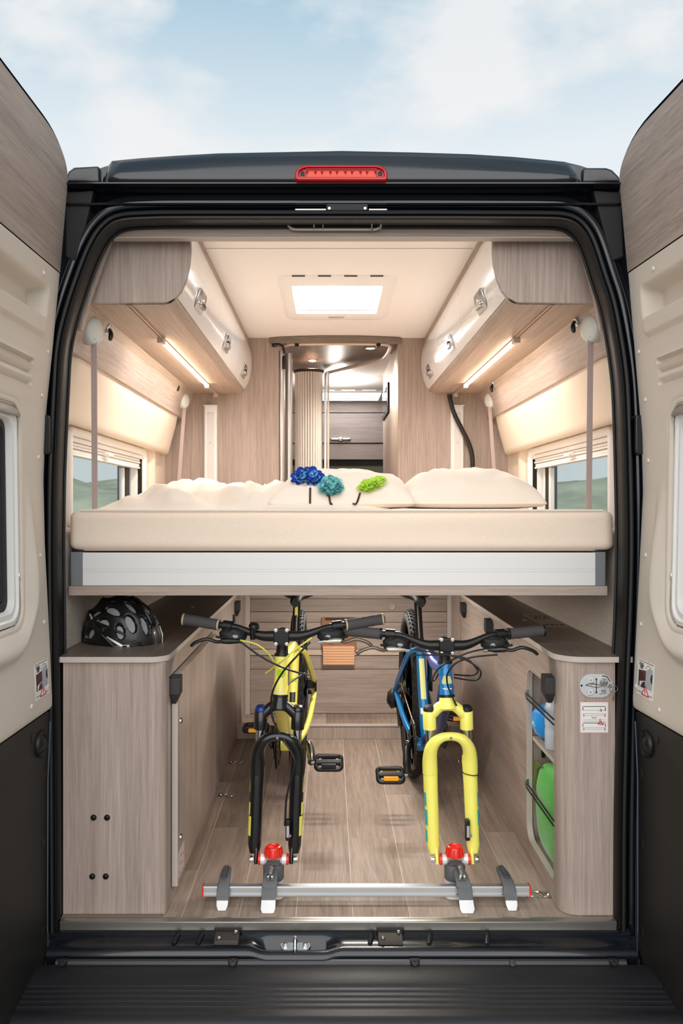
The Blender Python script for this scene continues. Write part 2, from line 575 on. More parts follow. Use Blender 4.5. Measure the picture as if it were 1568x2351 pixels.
# ---- side windows
WINFRAME = mat('window_frame_white', (240, 236, 230), 0.35)
def side_window(name, sgn, xw, lab):
    w = structure(name, (xw, 0.95, 1.1), lab)
    oy0, oy1, oz0, oz1 = 0.40, 1.53, 1.075, 1.418
    # frame ring: rounded outer, rounded inner
    outer = rrect(oy0, oy1, oz0, oz1, 0.045, 6)
    inner = rrect(oy0 + 0.035, oy1 - 0.05, oz0 + 0.03, oz1 - 0.03, 0.02, 6)
    def ring(pts, x): return [(x, p[0], p[1]) for p in pts]
    rows = [ring(outer, xw + sgn * .004), ring(outer, xw - sgn * 0.006), ring(rrect(oy0 + .008, oy1 - .008, oz0 + .008, oz1 - .008, 0.04, 6), xw - sgn * 0.014),
            ring(rrect(oy0 + .028, oy1 - .042, oz0 + .024, oz1 - .024, 0.024, 6), xw - sgn * 0.014), ring(inner, xw - sgn * 0.006), ring(inner, xw + sgn * 0.055)]
    obj('frame', MB().grid(rows, closed_v=True), WINFRAME, w, smooth=50)
    # blind cassette with its slats gathered at the top
    zt = oz1 - 0.032
    for k, (h, px_) in enumerate(((0.018, 0.004), (0.012, 0.010), (0.010, 0.006), (0.014, 0.012), (0.010, 0.008))):
        m = MB().box(min(xw + sgn * px_, xw + sgn * .04), max(xw + sgn * px_, xw + sgn * .04), oy0 + .036, oy1 - .052, zt - h + 0.0015, zt)
        obj('blind_slat', m, WINFRAME, w, bevel=0.0015)
        zt -= h
    m = MB().box(min(xw - sgn * .016, xw + sgn * .01), max(xw - sgn * .016, xw + sgn * .01), 0.86, 0.93, zt + 0.022, zt + 0.034)
    obj('blind_grip', m, WINFRAME, w, bevel=0.003)
    # sliding pane: dark gasket strip and white profile at the far end
    gx = xw + sgn * 0.05
    obj('gasket', MB().box(min(gx - .01, gx + .01), gx + .01, oy1 - 0.19, oy1 - 0.12, oz0 + .03, zt), RUBBER, w, bevel=0.002)
    obj('pane_profile', MB().box(gx - .014, gx + .006, oy1 - 0.215, oy1 - 0.19, oz0 + .03, zt), WHITE, w, bevel=0.002)
    obj('pane_profile', MB().box(gx - .014, gx + .006, oy1 - 0.12, oy1 - 0.1, oz0 + .03, zt), WHITE, w, bevel=0.002)
    obj('pane', MB().box(gx + sgn * .006 - .002, gx + sgn * .006 + .002, oy0 + .02, oy1 - .02, oz0 + .01, oz1 - .01), GLASS, w, smooth=0)
    obj('corner_cap', MB().ellipsoid((xw - sgn * 0.012, oy0 + 0.06, oz1 - 0.012), (0.006, 0.012, 0.006), 10, 6), WINFRAME, w, smooth=180)
    return w
side_window('window_1', -1, -0.865, 'left side window with raised blind')
side_window('window_2', 1, 0.935, 'right side window with raised blind')

# ---- ceiling with two openings for the roof windows
SKY1 = (-0.155, 0.215, 0.95, 1.42)
SKY2 = (-0.12, 0.40, 3.95, 4.42)
m = MB()
ca, cb = -0.93, 1.0
def slab(xa, xb, ya, yb):
    m.box(xa, xb, ya, yb, ZC, ZC + 0.02)
ye = [0.05, SKY1[2], SKY1[3], SKY2[2], SKY2[3], 5.4]
slab(ca, cb, ye[0], ye[1]); slab(ca, SKY1[0], ye[1], ye[2]); slab(SKY1[1], cb, ye[1], ye[2])
slab(ca, cb, ye[2], ye[3]); slab(ca, SKY2[0], ye[3], ye[4]); slab(SKY2[1], cb, ye[3], ye[4]); slab(ca, cb, ye[4], ye[5])
ceil_ = obj('ceiling', m, CREAM, smooth=0); ceil_['kind'] = 'structure'
# two faint panel joints near the back of the ceiling
obj('panel_joint', MB().box(-0.43, 0.49, 0.52, 0.524, ZC - 0.0015, ZC), mat('joint_line', (214, 205, 198), 0.6), ceil_, smooth=0)

PANE_LIT = mat('daylit_roof_pane', (250, 250, 250), 0.4, emit=(238, 245, 255), estr=6.0)
def roof_window(name, q, fr, lab):
    xa, xb, ya, yb = q
    w = structure(name, ((xa + xb) / 2, (ya + yb) / 2, ZC), lab)
    # flat surround, raised rim, shaft, pane
    o1 = rrect(xa - fr[0], xb + fr[0], ya - fr[1], yb + fr[2], 0.05, 6)
    o2 = rrect(xa - fr[0] + .012, xb + fr[0] - .012, ya - fr[1] + .012, yb + fr[2] - .012, 0.045, 6)
    i1 = rrect(xa - 0.02, xb + 0.02, ya - 0.02, yb + 0.02, 0.03, 6)
    i2 = rrect(xa + .004, xb - .004, ya + .004, yb - .004, 0.015, 6)
    rows = [[(p[0], p[1], ZC) for p in o1], [(p[0], p[1], ZC - 0.010) for p in o2], [(p[0], p[1], ZC - 0.014) for p in i1],
            [(p[0], p[1], ZC - 0.012) for p in i2], [(p[0], p[1], ZC + 0.06) for p in i2]]
    obj('surround', MB().grid(rows, closed_v=True), mat('roof_window_white', (244, 243, 242), 0.45), w, smooth=40)
    obj('pane', MB().box(xa - .005, xb + .005, ya - .005, yb + .005, ZC + 0.05, ZC + 0.056), PANE_LIT, w, smooth=0)
    obj('blind_bar', MB().box(xa + .006, xb - .006, ya + 0.006, ya + 0.05, ZC + 0.012, ZC + 0.024), WHITE, w, bevel=0.003)
    obj('blind_bar', MB().box(xa + .006, xb - .006, yb - 0.016, yb - 0.006, ZC + 0.004, ZC + 0.049), WHITE, w, bevel=0.002)
    obj('catch', MB().box((xa + xb) / 2 - .035, (xa + xb) / 2 + .035, yb + 0.045, yb + 0.062, ZC - 0.018, ZC - 0.012), GREYP if False else mat('catch_grey', (188, 184, 180), 0.5), w, bevel=0.002)
    for k in range(4):
        cx = xa - fr[0] + 0.06 + k * (xb - xa + 2 * fr[0] - 0.12 - 0.05) / 3
        obj('hinge_slot', MB().box(cx, cx + 0.05, ya - fr[1] + 0.001, ya - fr[1] + 0.005, ZC - 0.006, ZC - 0.001), mat('slot_dark', (92, 86, 82), 0.6), w, smooth=0)
    return w
roof_window('window_3', SKY1, (0.05, 0.11, 0.14), 'roof window over the bed')
roof_window('window_4', SKY2, (0.06, 0.08, 0.06), 'roof window over the seats in front')

# ---- roof skin
roof = obj('roof', MB().box(-0.70, 0.78, 0.06, 5.4, ZC + 0.06, ZC + 0.078), BODY, smooth=0); roof['kind'] = 'structure'
fw = obj('wall_front', MB().box(-0.97, 1.04, 5.36, 5.4, -0.3, ZC + 0.06), mat('cab_grey', (120, 122, 118), 0.8), smooth=0); fw['kind'] = 'structure'
ff = obj('floor_front', MB().box(-0.97, 1.04, 2.02, 5.4, -0.04, 0.0), FL[0], smooth=0); ff['kind'] = 'structure'

# ---- rear frame: rubber seal and painted flange around the opening
path_px = [(141, 2150), (140, 2000), (139, 1800), (137, 1500), (135, 1300), (135, 1200), (137, 1080), (145, 900), (152, 800), (170, 720), (200, 630), (225, 570), (250, 533), (282, 515), (350, 510),
           (430, 509), (540, 509), (655, 509), (770, 509), (880, 509), (1000, 509), (1110, 509.5), (1200, 510), (1250, 510.5), (1285, 512), (1310, 519), (1330, 537), (1347, 570), (1370, 640), (1389, 700), (1404, 775), (1415, 850), (1421, 930), (1426, 1100), (1428, 1250), (1425, 1400), (1419, 1550), (1415, 1700), (1411, 1900), (1410, 2150)]
rp_ = spline([V(a, b, 0.0) for a, b in path_px], 7)
def outn(i):
    t = rp_[min(i + 1, len(rp_) - 1)] - rp_[max(i - 1, 0)]
    n = Vector((-t.z, 0, t.x)).normalized()
    return n
NRM = [outn(i) for i in range(len(rp_))]
def ring_mesh(prof):
    return MB().grid([[rp_[i] + NRM[i] * o + Vector((0, y, 0)) for (o, y) in prof] for i in range(len(rp_))])
frame = structure('trim_2', (0.03, 0.0, 0.0), 'black sealed rear opening frame of the van')
obj('rubber_seal', ring_mesh([(0.004, .06), (0, 0.0), (.001, -.010), (.005, -.016), (.009, -.015), (.011, -.008), (.0135, -.008), (.016, -.018), (.022, -.02), (.027, -.016), (.029, -.004), (.029, .02)]), RUBBER, frame, smooth=55)
obj('body_flange', ring_mesh([(.027, .022), (.038, .022), (.041, .006), (.045, .002), (.058, .0), (.064, .004), (.068, .022), (.085, .026), (.09, .04), (.19, .045)]), BODY, frame, smooth=50)
obj('seal_lip', ring_mesh([(.0045, .058), (-.003, .05), (-.003, .046), (.0015, .044)]), BLACKM, frame, smooth=50)
# roof header above the opening (painted, with lip and channel)
prof = [(0.030, 1.965), (0.028, 1.986), (-0.006, 1.988), (-0.010, 1.992), (0.03, 2.0), (0.036, 2.012), (0.03, 2.016), (0.036, 2.020), (0.03, 2.024), (0.034, 2.030), (-0.016, 2.036), (-0.024, 2.040), (-0.024, 2.044), (0.0, 2.05), (0.05, 2.055)]
xs_ = [V(px, 0, 0).x for px in (152, 185, 230, 500, 784, 1050, 1330, 1385, 1424)]
obj('roof_header', MB().grid([[(x, y, z) for (y, z) in prof] for x in xs_]), BODY, frame, smooth=40)
# diagonal gussets in the upper corners
for sgn, q in ((-1, [(152, 440), (215, 436), (196, 520), (172, 600), (150, 590)]), (1, [(1424, 440), (1362, 436), (1384, 520), (1404, 600), (1432, 590)])):
    poly = [(V(a, b, 0).x, V(a, b, 0).z) for a, b in q]
    obj('corner_gusset', MB().prism(poly, 'xz', 0.0, 0.03), BLACKM, frame, bevel=0.004)
# door check links beside the seal
for sgn, px in ((-1, 113), (1, 1461)):
    c = V(px, 1000, 0)
    obj('hinge_cover', MB().prism(rrect(c.x - 0.014, c.x + 0.014, c.z - 0.055, c.z + 0.055, 0.01), 'xz', -0.03, 0.02), BODY, frame, bevel=0.004)
# latch plate above the opening
c = V(797, 478, -0.01)
obj('latch_plate', MB().box(c.x - 0.058, c.x + 0.058, -0.016, 0.02, c.z - 0.011, c.z + 0.011), BLACKM, frame, bevel=0.002)
for px in (756, 838):
    p = V(px, 479, -0.02)
    obj('screw', MB().lathe([(0.0045, 0), (0.004, 0.003), (0, 0.0035)], p, (0, -1, 0), 10), STEEL, frame)
for px0, px1 in ((678, 748), (847, 888)):
    a = V(px0, 482, -0.012); b = V(px1, 482, -0.012)
    obj('bright_strip', MB().box(a.x, b.x, -0.016, -0.010, a.z - .0015, a.z + .0015), STEEL, frame, smooth=0)

# ---- wooden lining just inside the opening
header = structure('trim_3', (0.03, 0.06, 1.92), 'wooden header board behind the rear opening')
hz0 = V(0, 545, 0.06).z
hm = MB().box(V(262, 0, .08).x, V(1322, 0, .08).x, 0.055, 0.080, hz0, 2.03)
obj('header_board', hm, WX, header, bevel=0.002)
obj('edge_strip', MB().box(V(262, 0, .08).x, V(1322, 0, .08).x, 0.052, 0.085, hz0 - 0.004, hz0), EDGE, header, bevel=0.001)
# dark recess with two steel loops
a = V(660, 530, 0.06); b = V(877, 497, 0.06)
obj('latch_recess', MB().prism(rrect(a.x, b.x, a.z, b.z + 0.02, [0, 0, 0.022, 0.022], 6), 'xz', 0.040, 0.056), BLACK, header, bevel=0.002)
obj('recess_rim', MB().tube([(p[0], 0.040, p[1]) for p in rrect(a.x, b.x, a.z - .003, b.z + 0.02, [0.001, 0.001, 0.024, 0.024], 6)[1:][::1]], 0.0035, 8, caps=False, closed=True), mat('rim_pale', (196, 186, 176), 0.5), header)
for px, py, w_ in ((731, 513, 0.0125), (864, 518, 0.0125)):
    p = V(px, py, 0.025)
    h_ = 0.012
    obj('steel_loop', MB().tube([(p.x - w_, 0.036, p.z - h_), (p.x - w_, 0.022, p.z + h_ - .003), (p.x - w_ + .004, 0.020, p.z + h_), (p.x + w_ - .004, 0.020, p.z + h_), (p.x + w_, 0.022, p.z + h_ - .003), (p.x + w_, 0.036, p.z - h_)], 0.0025, 8), STEEL, header)
for sgn in (-1, 1):
    if sgn < 0:
        q = [(262, 500), (262, 545), (207, 700), (190, 760), (120, 760), (160, 640), (205, 540)]
    else:
        q = [(1320, 500), (1320, 545), (1362, 690), (1376, 760), (1450, 760), (1410, 640), (1366, 540)]
    poly = [(V(a_, b_, 0.085).x, V(a_, b_, 0.085).z) for a_, b_ in q]
    obj('corner_lining', MB().prism(poly, 'xz', 0.072, 0.088), WZ, header, bevel=0.001)

# ---- roof spoiler with the third brake light
spo = structure('trim_4', (0.03, 0.0, 2.05), 'dark blue roof edge above the rear opening')
rows = []
top_tab = [(228, 376), (236, 372), (260, 368), (350, 359), (500, 350), (784, 344), (1050, 350), (1200, 360), (1300, 371), (1332, 377), (1340, 386)]
pxs = [228, 230, 234, 242, 255, 280, 320, 400, 500, 620, 784, 950, 1080, 1180, 1260, 1300, 1320, 1332, 1338, 1341]
for px in pxs:
    yt = lerp_tab(top_tab, px)
    zt_ = V(px, yt, 0.02).z; x = V(px, 0, 0).x
    zb = 2.046
    e = min(px - 228, 1341 - px)
    inset = 0.05 * (1 - sstep(0, 26, e))
    row = [(x, 0.04 + inset, zb - 0.004), (x, -0.018 + inset, zb), (x, -0.022 + inset, zb + 0.008), (x, -0.018 + inset, zb + (zt_ - zb) * 0.35), (x, 0.002 + inset, zb + (zt_ - zb) * 0.75),
           (x, 0.010 + inset, zb + (zt_ - zb) * 0.93), (x, 0.03 + inset, zt_), (x, 0.12, zt_ + 0.012), (x, 0.6, zt_ + 0.02), (x, 3.0, zt_)]
    rows.append(row)
obj('spoiler', MB().grid(rows), BODY, spo, smooth=60)
for q in ([(150, 424), (158, 396), (172, 386), (230, 383), (232, 424)], [(1426, 424), (1420, 408), (1404, 392), (1390, 387), (1336, 387), (1334, 424)]):
    poly = [(V(a_, b_, 0.04).x, V(a_, b_, 0.04).z) for a_, b_ in q]
    obj('roof_shoulder', MB().prism(poly, 'xz', 0.03, 1.2), BODY, spo, bevel=0.008, bseg=3)

# ---- brake light
a = V(677, 417, -0.03); b = V(890, 375, -0.03)
bl = thing('brake_light', 'long red brake light in the dark roof edge', 'brake light', ((a.x + b.x) / 2, -0.02, a.z))
REDL = mat('red_lens', (186, 12, 14), 0.15, coat=0.3)
REDB = mat('bright_red_reflector', (250, 62, 26), 0.25, emit=(255, 40, 10), estr=0.12)
poly = rrect(a.x, b.x, a.z, b.z, [0.03, 0.03, 0.008, 0.008], 7)
def off(pl, k):
    cx = (a.x + b.x) / 2; cz = (a.z + b.z) / 2; hw = (b.x - a.x) / 2; hh = (b.z - a.z) / 2
    return [(cx + (p[0] - cx) * (hw - k) / hw, cz + (p[1] - cz) * (hh - k) / hh) for p in pl]
def yl(z): return -0.026 + (z - a.z) * 0.30
rows = [[(p[0], yl(p[1]) + 0.02, p[1]) for p in poly], [(p[0], yl(p[1]) - 0.006, p[1]) for p in poly], [(p[0], yl(p[1]) - 0.012, p[1]) for p in off(poly, .004)], [(p[0], yl(p[1]) - 0.012, p[1]) for p in off(poly, .008)],
        [(p[0], yl(p[1]) - 0.007, p[1]) for p in off(poly, .010)]]
mm = MB().grid(rows, closed_v=True)
obj('lens_rim', mm, REDL, bl, smooth=50)
inner = off(poly, .010)
obj('lens', MB().add([(p[0], yl(p[1]) - 0.0065, p[1]) for p in inner], [tuple(range(len(inner)))]), mat('deep_red_lens', (150, 8, 12), 0.25, coat=0.15), bl, smooth=0)
for k in range(3):
    zz = a.z + 0.0285 + k * 0.0045
    obj('lens_rib', MB().box(a.x + 0.03, b.x - 0.03, yl(zz) - .0095, yl(zz) - .006, zz - .0008, zz + .0008), REDL, bl, smooth=0)
for k in range(9):
    xc = a.x + 0.045 + k * (b.x - a.x - 0.09) / 8
    zz = a.z + 0.0215
    wv = 0.009 if k % 2 else 0.013
    obj('reflector', MB().prism([(xc - wv * .5, zz + .008), (xc - wv, zz - .008), (xc + wv, zz - .008), (xc + wv * .5, zz + .008)], 'xz', yl(zz) - .0088, yl(zz) - .006), REDB, bl, smooth=0)
for px in (694, 873):
    p = V(px, 397, -0.03)
    obj('screw', MB().lathe([(0.006, 0), (0.006, 0.004), (0.003, 0.004), (0.002, 0.002), (0, 0.002)], (p.x, yl(p.z) - .006, p.z), (0, -1, 0), 12), BLACK, bl)

# ---- sill and bumper
sill = structure('trim_5', (0.03, -0.02, -0.05), 'metal sill and dark step bumper below the rear opening')
sx0, sx1 = V(143, 0, 0).x, V(1410, 0, 0).x
obj('floor_edge_strip', MB().prism([(0.004, -0.004), (0.004, 0.0015), (-0.018, 0.0015), (-0.021, -0.001), (-0.021, -0.004), (-0.0195, -0.024), (-0.012, -0.024), (-0.012, -0.004)], 'yz', sx0, sx1), mat('sill_steel', (176, 172, 166), 0.3, 0.9), sill, bevel=0.0006, smooth=40)
cxl = V(680, 0, 0).x
def bump_(x):
    return sstep(-0.125, -0.075, x - cxl) * (1 - sstep(0.075, 0.125, x - cxl))
sp = [(-0.005, -0.024), (-0.020, -0.027), (-0.030, -0.034), (-0.045, -0.042), (-0.056, -0.0445), (-0.062, -0.0455), (-0.069, -0.048), (-0.075, -0.0525), (-0.079, -0.059), (-0.080, -0.066), (-0.076, -0.10)]
rows = []
nx = 140
for k in range(nx + 1):
    x = V(128, 0, 0).x + (V(1440, 0, 0).x - V(128, 0, 0).x) * k / nx
    bq = bump_(x)
    row = []
    for i, (y, z) in enumerate(sp):
        if i in (2, 3, 4):
            z -= bq * (0.010, 0.022, 0.014)[i - 2]
        if i >= 5:
            y -= bq * 0.012; z -= bq * 0.004
        row.append((x, y, z))
    rows.append(row)
obj('sill_panel', MB().grid(rows), BODY, sill, smooth=60)
obj('sill_gap', MB().box(V(143, 0, 0).x, V(1415, 0, 0).x, -0.0215, -0.010, -0.030, -0.0245), BLACKM, sill, smooth=0)
# stamped ribs of the sill
for px in (402, 457, 850, 985, 1118):
    x = V(px, 0, -.04).x
    pts = [(x + 0.006, -0.026, -0.0285), (x, -0.044, -0.0385), (x - .002, -0.055, -0.0425)]
    obj('stamped_rib', MB().tube(pts, [0.007, 0.007, 0.006], 8, flat=0.6), BODY, sill, smooth=60)
# dark latch covers
for px in (522, 897):
    x = V(px, 0, -.04).x
    o = obj('latch_cover', MB().prism([(-0.018, -0.018), (-0.026, -0.020), (-0.056, -0.034), (-0.058, -0.045), (-0.018, -0.03)], 'yz', x - 0.035, x + 0.032), mat('latch_cover_brown', (58, 52, 46), 0.55), sill, bevel=0.002)
    obj('cover_flange', MB().box(x - 0.038, x + 0.038, -0.030, -0.016, -0.020, -0.0155), BLACKM, sill, bevel=0.001)
    for dx_, dy_ in ((-0.022, -0.050), (0.022, -0.033)):
        zz = -0.0165 + (dy_ + 0.02) * 0.46 + 0.001
        obj('screw', MB().lathe([(0.006, 0), (0.005, 0.003), (0.002, 0.004), (0.0, 0.002)], (x + dx_, dy_, zz), (0, -0.42, 0.9), 12), STEEL, sill)
# striker
st = structure('trim_6', (cxl, -0.05, -0.06), 'steel door striker in the middle of the sill')
yk, zk = -0.056, -0.0565
pl = [(-0.042, 0.010), (-0.040, 0.015), (-0.025, 0.017), (0.025, 0.017), (0.040, 0.015), (0.042, 0.008), (0.036, -0.002), (0.012, -0.013), (-0.012, -0.013), (-0.036, -0.002)]
m = MB()
nrm = Vector((0, -0.55, 0.83)).normalized(); upv = Vector((0, 0.83, 0.55)).normalized()
base_ = Vector((cxl, yk, zk))
vs0 = [base_ + Vector((p[0], 0, 0)) + upv * p[1] for p in pl]; vs1 = [v + nrm * 0.004 for v in vs0]
n_ = len(pl)
m.add(vs0 + vs1, [tuple(range(n_)), tuple(range(n_, 2 * n_))] + [(i, (i + 1) % n_, n_ + (i + 1) % n_, n_ + i) for i in range(n_)])
obj('striker_plate', m, STEEL, st, bevel=0.0006)
loop = [base_ + upv * 0.016 + nrm * 0.002, base_ + upv * 0.018 + nrm * 0.022, base_ + upv * 0.012 + nrm * 0.03, base_ + upv * -0.012 + nrm * 0.018, base_ + upv * -0.014 + nrm * 0.002]
obj('striker_loop', MB().tube(spline(loop, 4), 0.0055, 10), CHROME, st)
for dx_ in (-0.027, 0.027):
    obj('screw', MB().lathe([(0.008, 0), (0.0075, 0.004), (0.003, 0.005), (0.003, 0.003), (0, 0.003)], base_ + Vector((dx_, 0, 0)) + upv * 0.008 + nrm * 0.004, nrm, 14), CHROME, st)

# bumper
bp_l, bp_r = V(112, 0, -0.09).x - .01, V(1440, 0, -0.09).x + .02
obj('bumper_strip', MB().prism([(-0.079, -0.10), (-0.083, -0.068), (-0.086, -0.066), (-0.094, -0.068), (-0.097, -0.072), (-0.098, -0.10)], 'yz', V(128, 0, -.09).x, V(1438, 0, -.09).x), mat('bumper_strip_grey', (60, 60, 64), 0.45), sill, bevel=0.001)
bprof = [(-0.094, -0.11), (-0.096, -0.076), (-0.10, -0.075), (-0.13, -0.081), (-0.158, -0.088), (-0.163, -0.091)]
for k in range(5):
    y = -0.165 - k * 0.0175
    z = -0.091 - k * 0.0028
    bprof += [(y, z + 0.002), (y - 0.0035, z + 0.003), (y - 0.006, z + 0.0005), (y - 0.0155, z - 0.001)]
bprof += [(-0.256, -0.104), (-0.262, -0.102), (-0.272, -0.104), (-0.285, -0.112), (-0.30, -0.135), (-0.305, -0.40)]
rows = []
for k in range(13):
    x = -0.86 + (0.93 + 0.86) * k / 12
    rows.append([(x, y, z) for y, z in bprof])
obj('bumper', MB().grid(rows), BUMPER, sill, smooth=40)
for px in (145, 535, 952, 1408):
    p = V(px, 2209, -0.093)
    obj('bumper_screw_seat', MB().box(p.x - .013, p.x + .013, -0.0975, -0.086, p.z - .012, p.z + .008), BUMPER, sill, bevel=0.001)
    obj('bumper_screw', MB().lathe([(0.0085, 0), (0.008, 0.003), (0.005, 0.003), (0.004, 0.001), (0, 0.001)], (p.x, -0.0975, p.z + .001), (0, -0.8, 0.6), 12), BLACK, sill)
p = V(1176, 2210, -0.095)
obj('bumper_plug', MB().lathe([(0.009, 0), (0.008, 0.002), (0, 0.0025)], (p.x, -0.0975, p.z), (0, -0.8, 0.6), 14), BUMPER, sill)
# ================================================================== REAR DOORS
DX_L = [(-0.2, -0.787), (0.4, -0.785), (0.557, -0.778), (0.62, -0.778), (0.86, -0.789), (1.043, -0.798), (1.225, -0.802), (1.407, -0.795), (1.59, -0.776), (1.784, -0.758), (2.10, -0.7315), (2.2, -0.725)]
DX_R = [(-0.2, 0.857), (0.4, 0.857), (0.557, 0.850), (0.62, 0.848), (0.80, 0.857), (0.98, 0.866), (1.19, 0.876), (1.346, 0.872), (1.53, 0.857), (1.784, 0.836), (2.10, 0.808), (2.2, 0.80)]
BLACKPANEL = mat('black_door_panel', (30, 29, 28), 0.5, bump=(500, 0.25))
BLIND = mat('dark_blind_felt', (58, 54, 54), 0.95, noise=(600, 0.3, 2))
DARKGLASS = mat('dark_glass', (22, 26, 30), 0.05, spec=0.7)
def rear_door(name, sgn, tab, spread, zbeige, lab, trim_h):
    d = structure(name, (tab[2][1], -0.3, -0.1), lab)
    tn = math.tan(math.radians(spread))
    def DP(u, z, h=0.0):
        return Vector((lerp_tab(tab, z) + sgn * (tn * u - h), -0.012 - u, z))
    W = 0.78; ZT = 2.14; ZB = -0.145; ZW = 1.795
    # ---- painted door shell
    outl = []
    for i in range(9):      # top corner at the hinge side
        t = math.pi / 2 * i / 8
        outl.append((0.20 - 0.20 * math.cos(t), ZT - 0.085 + 0.085 * math.sin(t)))
    outl += [(W, ZT), (W, ZB)]
    for i in range(9):
        t = math.pi / 2 * i / 8
        outl.append((0.22 - 0.22 * math.sin(t), ZB + 0.06 - 0.06 * math.cos(t)))
    edge = []
    for (a, b), (c, e) in zip(outl, outl[1:] + outl[:1]):
        k = max(1, int(math.hypot(c - a, e - b) / 0.06))
        for q in range(k):
            edge.append((a + (c - a) * q / k, b + (e - b) * q / k))
    cu_, cz_ = 0.4, 1.0
    def shr(p, k):
        return (p[0] + (cu_ - p[0]) * k / 0.4 if p[0] < 0.1 else p[0], p[1])
    ring0 = [DP(u + 0.012, z, 0.004) for u, z in edge]
    ring1 = [DP(u + 0.002, z, 0.006) for u, z in edge]
    ring2 = [DP(u, z, 0.0) for u, z in edge]
    ring3 = [DP(u, z, -0.05) for u, z in edge]
    m = MB().grid([ring0, ring1, ring2, ring3], closed_v=True)
    n0 = len(m.v); m.add(ring3, [tuple(range(len(ring3)))])
    m.grid([[DP(0.05 + (W - 0.06) * i / 8, -0.08 + (ZT + 0.04) * k / 24, -0.048) for k in range(25)] for i in range(9)])
    obj('door_shell', m, BODY, d, smooth=40)
    # ---- wooden top panel with a grey edge
    poly = []
    for i in range(11):
        t = math.pi / 2 * i / 10
        poly.append((0.004 + 0.19 - 0.19 * math.cos(t), ZT - 0.085 - 0.006 + 0.08 * math.sin(t)))
    poly += [(W - 0.02, ZT - 0.011), (W - 0.02, ZW + 0.002)]
    us = [0.004] + [p[0] for p in poly[1:11]]
    rows = []
    for i in range(31):
        u = 0.004 + (W - 0.024) * (i / 30) ** 1.6
        tcos = max(-1, min(1, (0.194 - u) / 0.19)) if u < 0.194 else 0
        zt = ZT - 0.091 + 0.08 * math.sin(math.acos(tcos)) if u < 0.194 else ZT - 0.011
        rows.append([DP(u, ZW + 0.002 + (zt - ZW - 0.002) * k / 12, 0.010) for k in range(13)])
    rim = [r[-1] for r in rows]
    obj('wood_panel', MB().grid(rows), wood('y', (188, 172, 161), (140, 124, 114), 'door_oak', 0.55, 0.03), d, smooth=60)
    obj('panel_edge', MB().grid([[p, p + Vector((sgn * 0.014, 0, 0.006))] for p in rim]), mat('grey_edge', (112, 110, 110), 0.5), d, smooth=60)
    obj('panel_joint', MB().grid([[DP(0.004 + k * 0.03, ZW - 0.003, 0.004), DP(0.004 + k * 0.03, ZW + 0.003, 0.004)] for k in range(26)]), mat('joint_brown', (92, 80, 72), 0.7), d, smooth=0)
    # ---- moulded beige trim
    wu0, wu1, wz0, wz1 = 0.175, 0.66, 0.84, 1.412
    def rdist(u, z, r=0.06):
        qx = abs(u - (wu0 + wu1) / 2) - (wu1 - wu0) / 2 + r
        qz = abs(z - (wz0 + wz1) / 2) - (wz1 - wz0) / 2 + r
        return math.hypot(max(qx, 0), max(qz, 0)) + min(max(qx, qz), 0) - r
    zh = 1.60 + trim_h
    def H(u, z):
        h = 0.012 - 0.012 * (1 - sstep(0.0, 0.014, u)) ** 2
        h -= 0.004 * (1 - sstep(0.0, 0.008, z - zbeige))
        # grab recess and bar
        ru = sstep(0.075, 0.098, u)
        h -= 0.05 * ru * sstep(zh + 0.05, zh + 0.062, z) * (1 - sstep(zh + 0.115, zh + 0.14, z))
        be = math.hypot(max(0.115 - u, 0), (z - zh - 0.026))
        h += 0.010 * (1 - sstep(0.021, 0.027, be))
        # three slots
        for zc in (zh - 0.075, zh - 0.102, zh - 0.131):
            e2 = math.hypot(max(0.145 - u, 0), z - zc)
            h -= 0.014 * (1 - sstep(0.0035, 0.008, e2))
            h += 0.003 * (1 - sstep(0.008, 0.012, e2))
        # swelling round the window
        dd = rdist(u, z, 0.12)
        h += 0.022 * (1 - sstep(0.05, 0.085, dd)) * (1 - sstep(0.95, 1.25, z)) * sstep(0.0, 0.045, rdist(u, z))
        h -= 0.006 * (1 - sstep(0.0, 0.012, rdist(u, z)))
        return h
    us = [0.003 + 0.0045 * i for i in range(80)] + [0.38 + 0.035 * i for i in range(12)]
    nz_ = 200
    rows = []
    for u in us:
        zb = zbeige + (0.02 - math.sqrt(max(0, 0.0004 - (0.02 - u) ** 2)) if u < 0.02 else 0)
        rows.append([DP(u, zb + (ZW - 0.003 - zb) * k / nz_, H(u, zb + (ZW - 0.003 - zb) * k / nz_)) for k in range(nz_ + 1)])
    def skip(i, j):
        u = us[i]; z = zbeige + (ZW - zbeige) * j / nz_
        return rdist(u, z) < -0.010
    obj('moulded_trim', MB().grid(rows, skip=skip), DOORBEIGE, d, smooth=60)
    # ---- window: frame rings, felt edge, pane
    def loop(k, h, r=0.06):
        return [DP(p[0], p[1], h) for p in rrect(wu0 + k, wu1 - k, wz0 + k, wz1 - k, max(r - k * .6, 0.01), 7)]
    wi = structure(name.replace('door', 'window') + '9' if False else 'window_%d' % (5 if sgn < 0 else 6), DP(0.4, wz0), 'dark window in the ' + ('left' if sgn < 0 else 'right') + ' rear door')
    obj('outer_lip', MB().grid([loop(-0.010, 0.0), loop(-0.008, 0.010), loop(0.002, 0.0125), loop(0.006, 0.010), loop(0.008, -0.01)], closed_v=True), DOORBEIGE, wi, smooth=50)
    obj('gap_seal', MB().grid([loop(0.004, -0.004), loop(0.016, -0.004)], closed_v=True), RUBBER, wi)
    obj('white_profile', MB().grid([loop(0.010, -0.014), loop(0.012, 0.004), loop(0.024, 0.007), loop(0.028, 0.001), loop(0.042, 0.003), loop(0.046, -0.004), loop(0.05, -0.02)], closed_v=True), WHITE, wi, smooth=30)
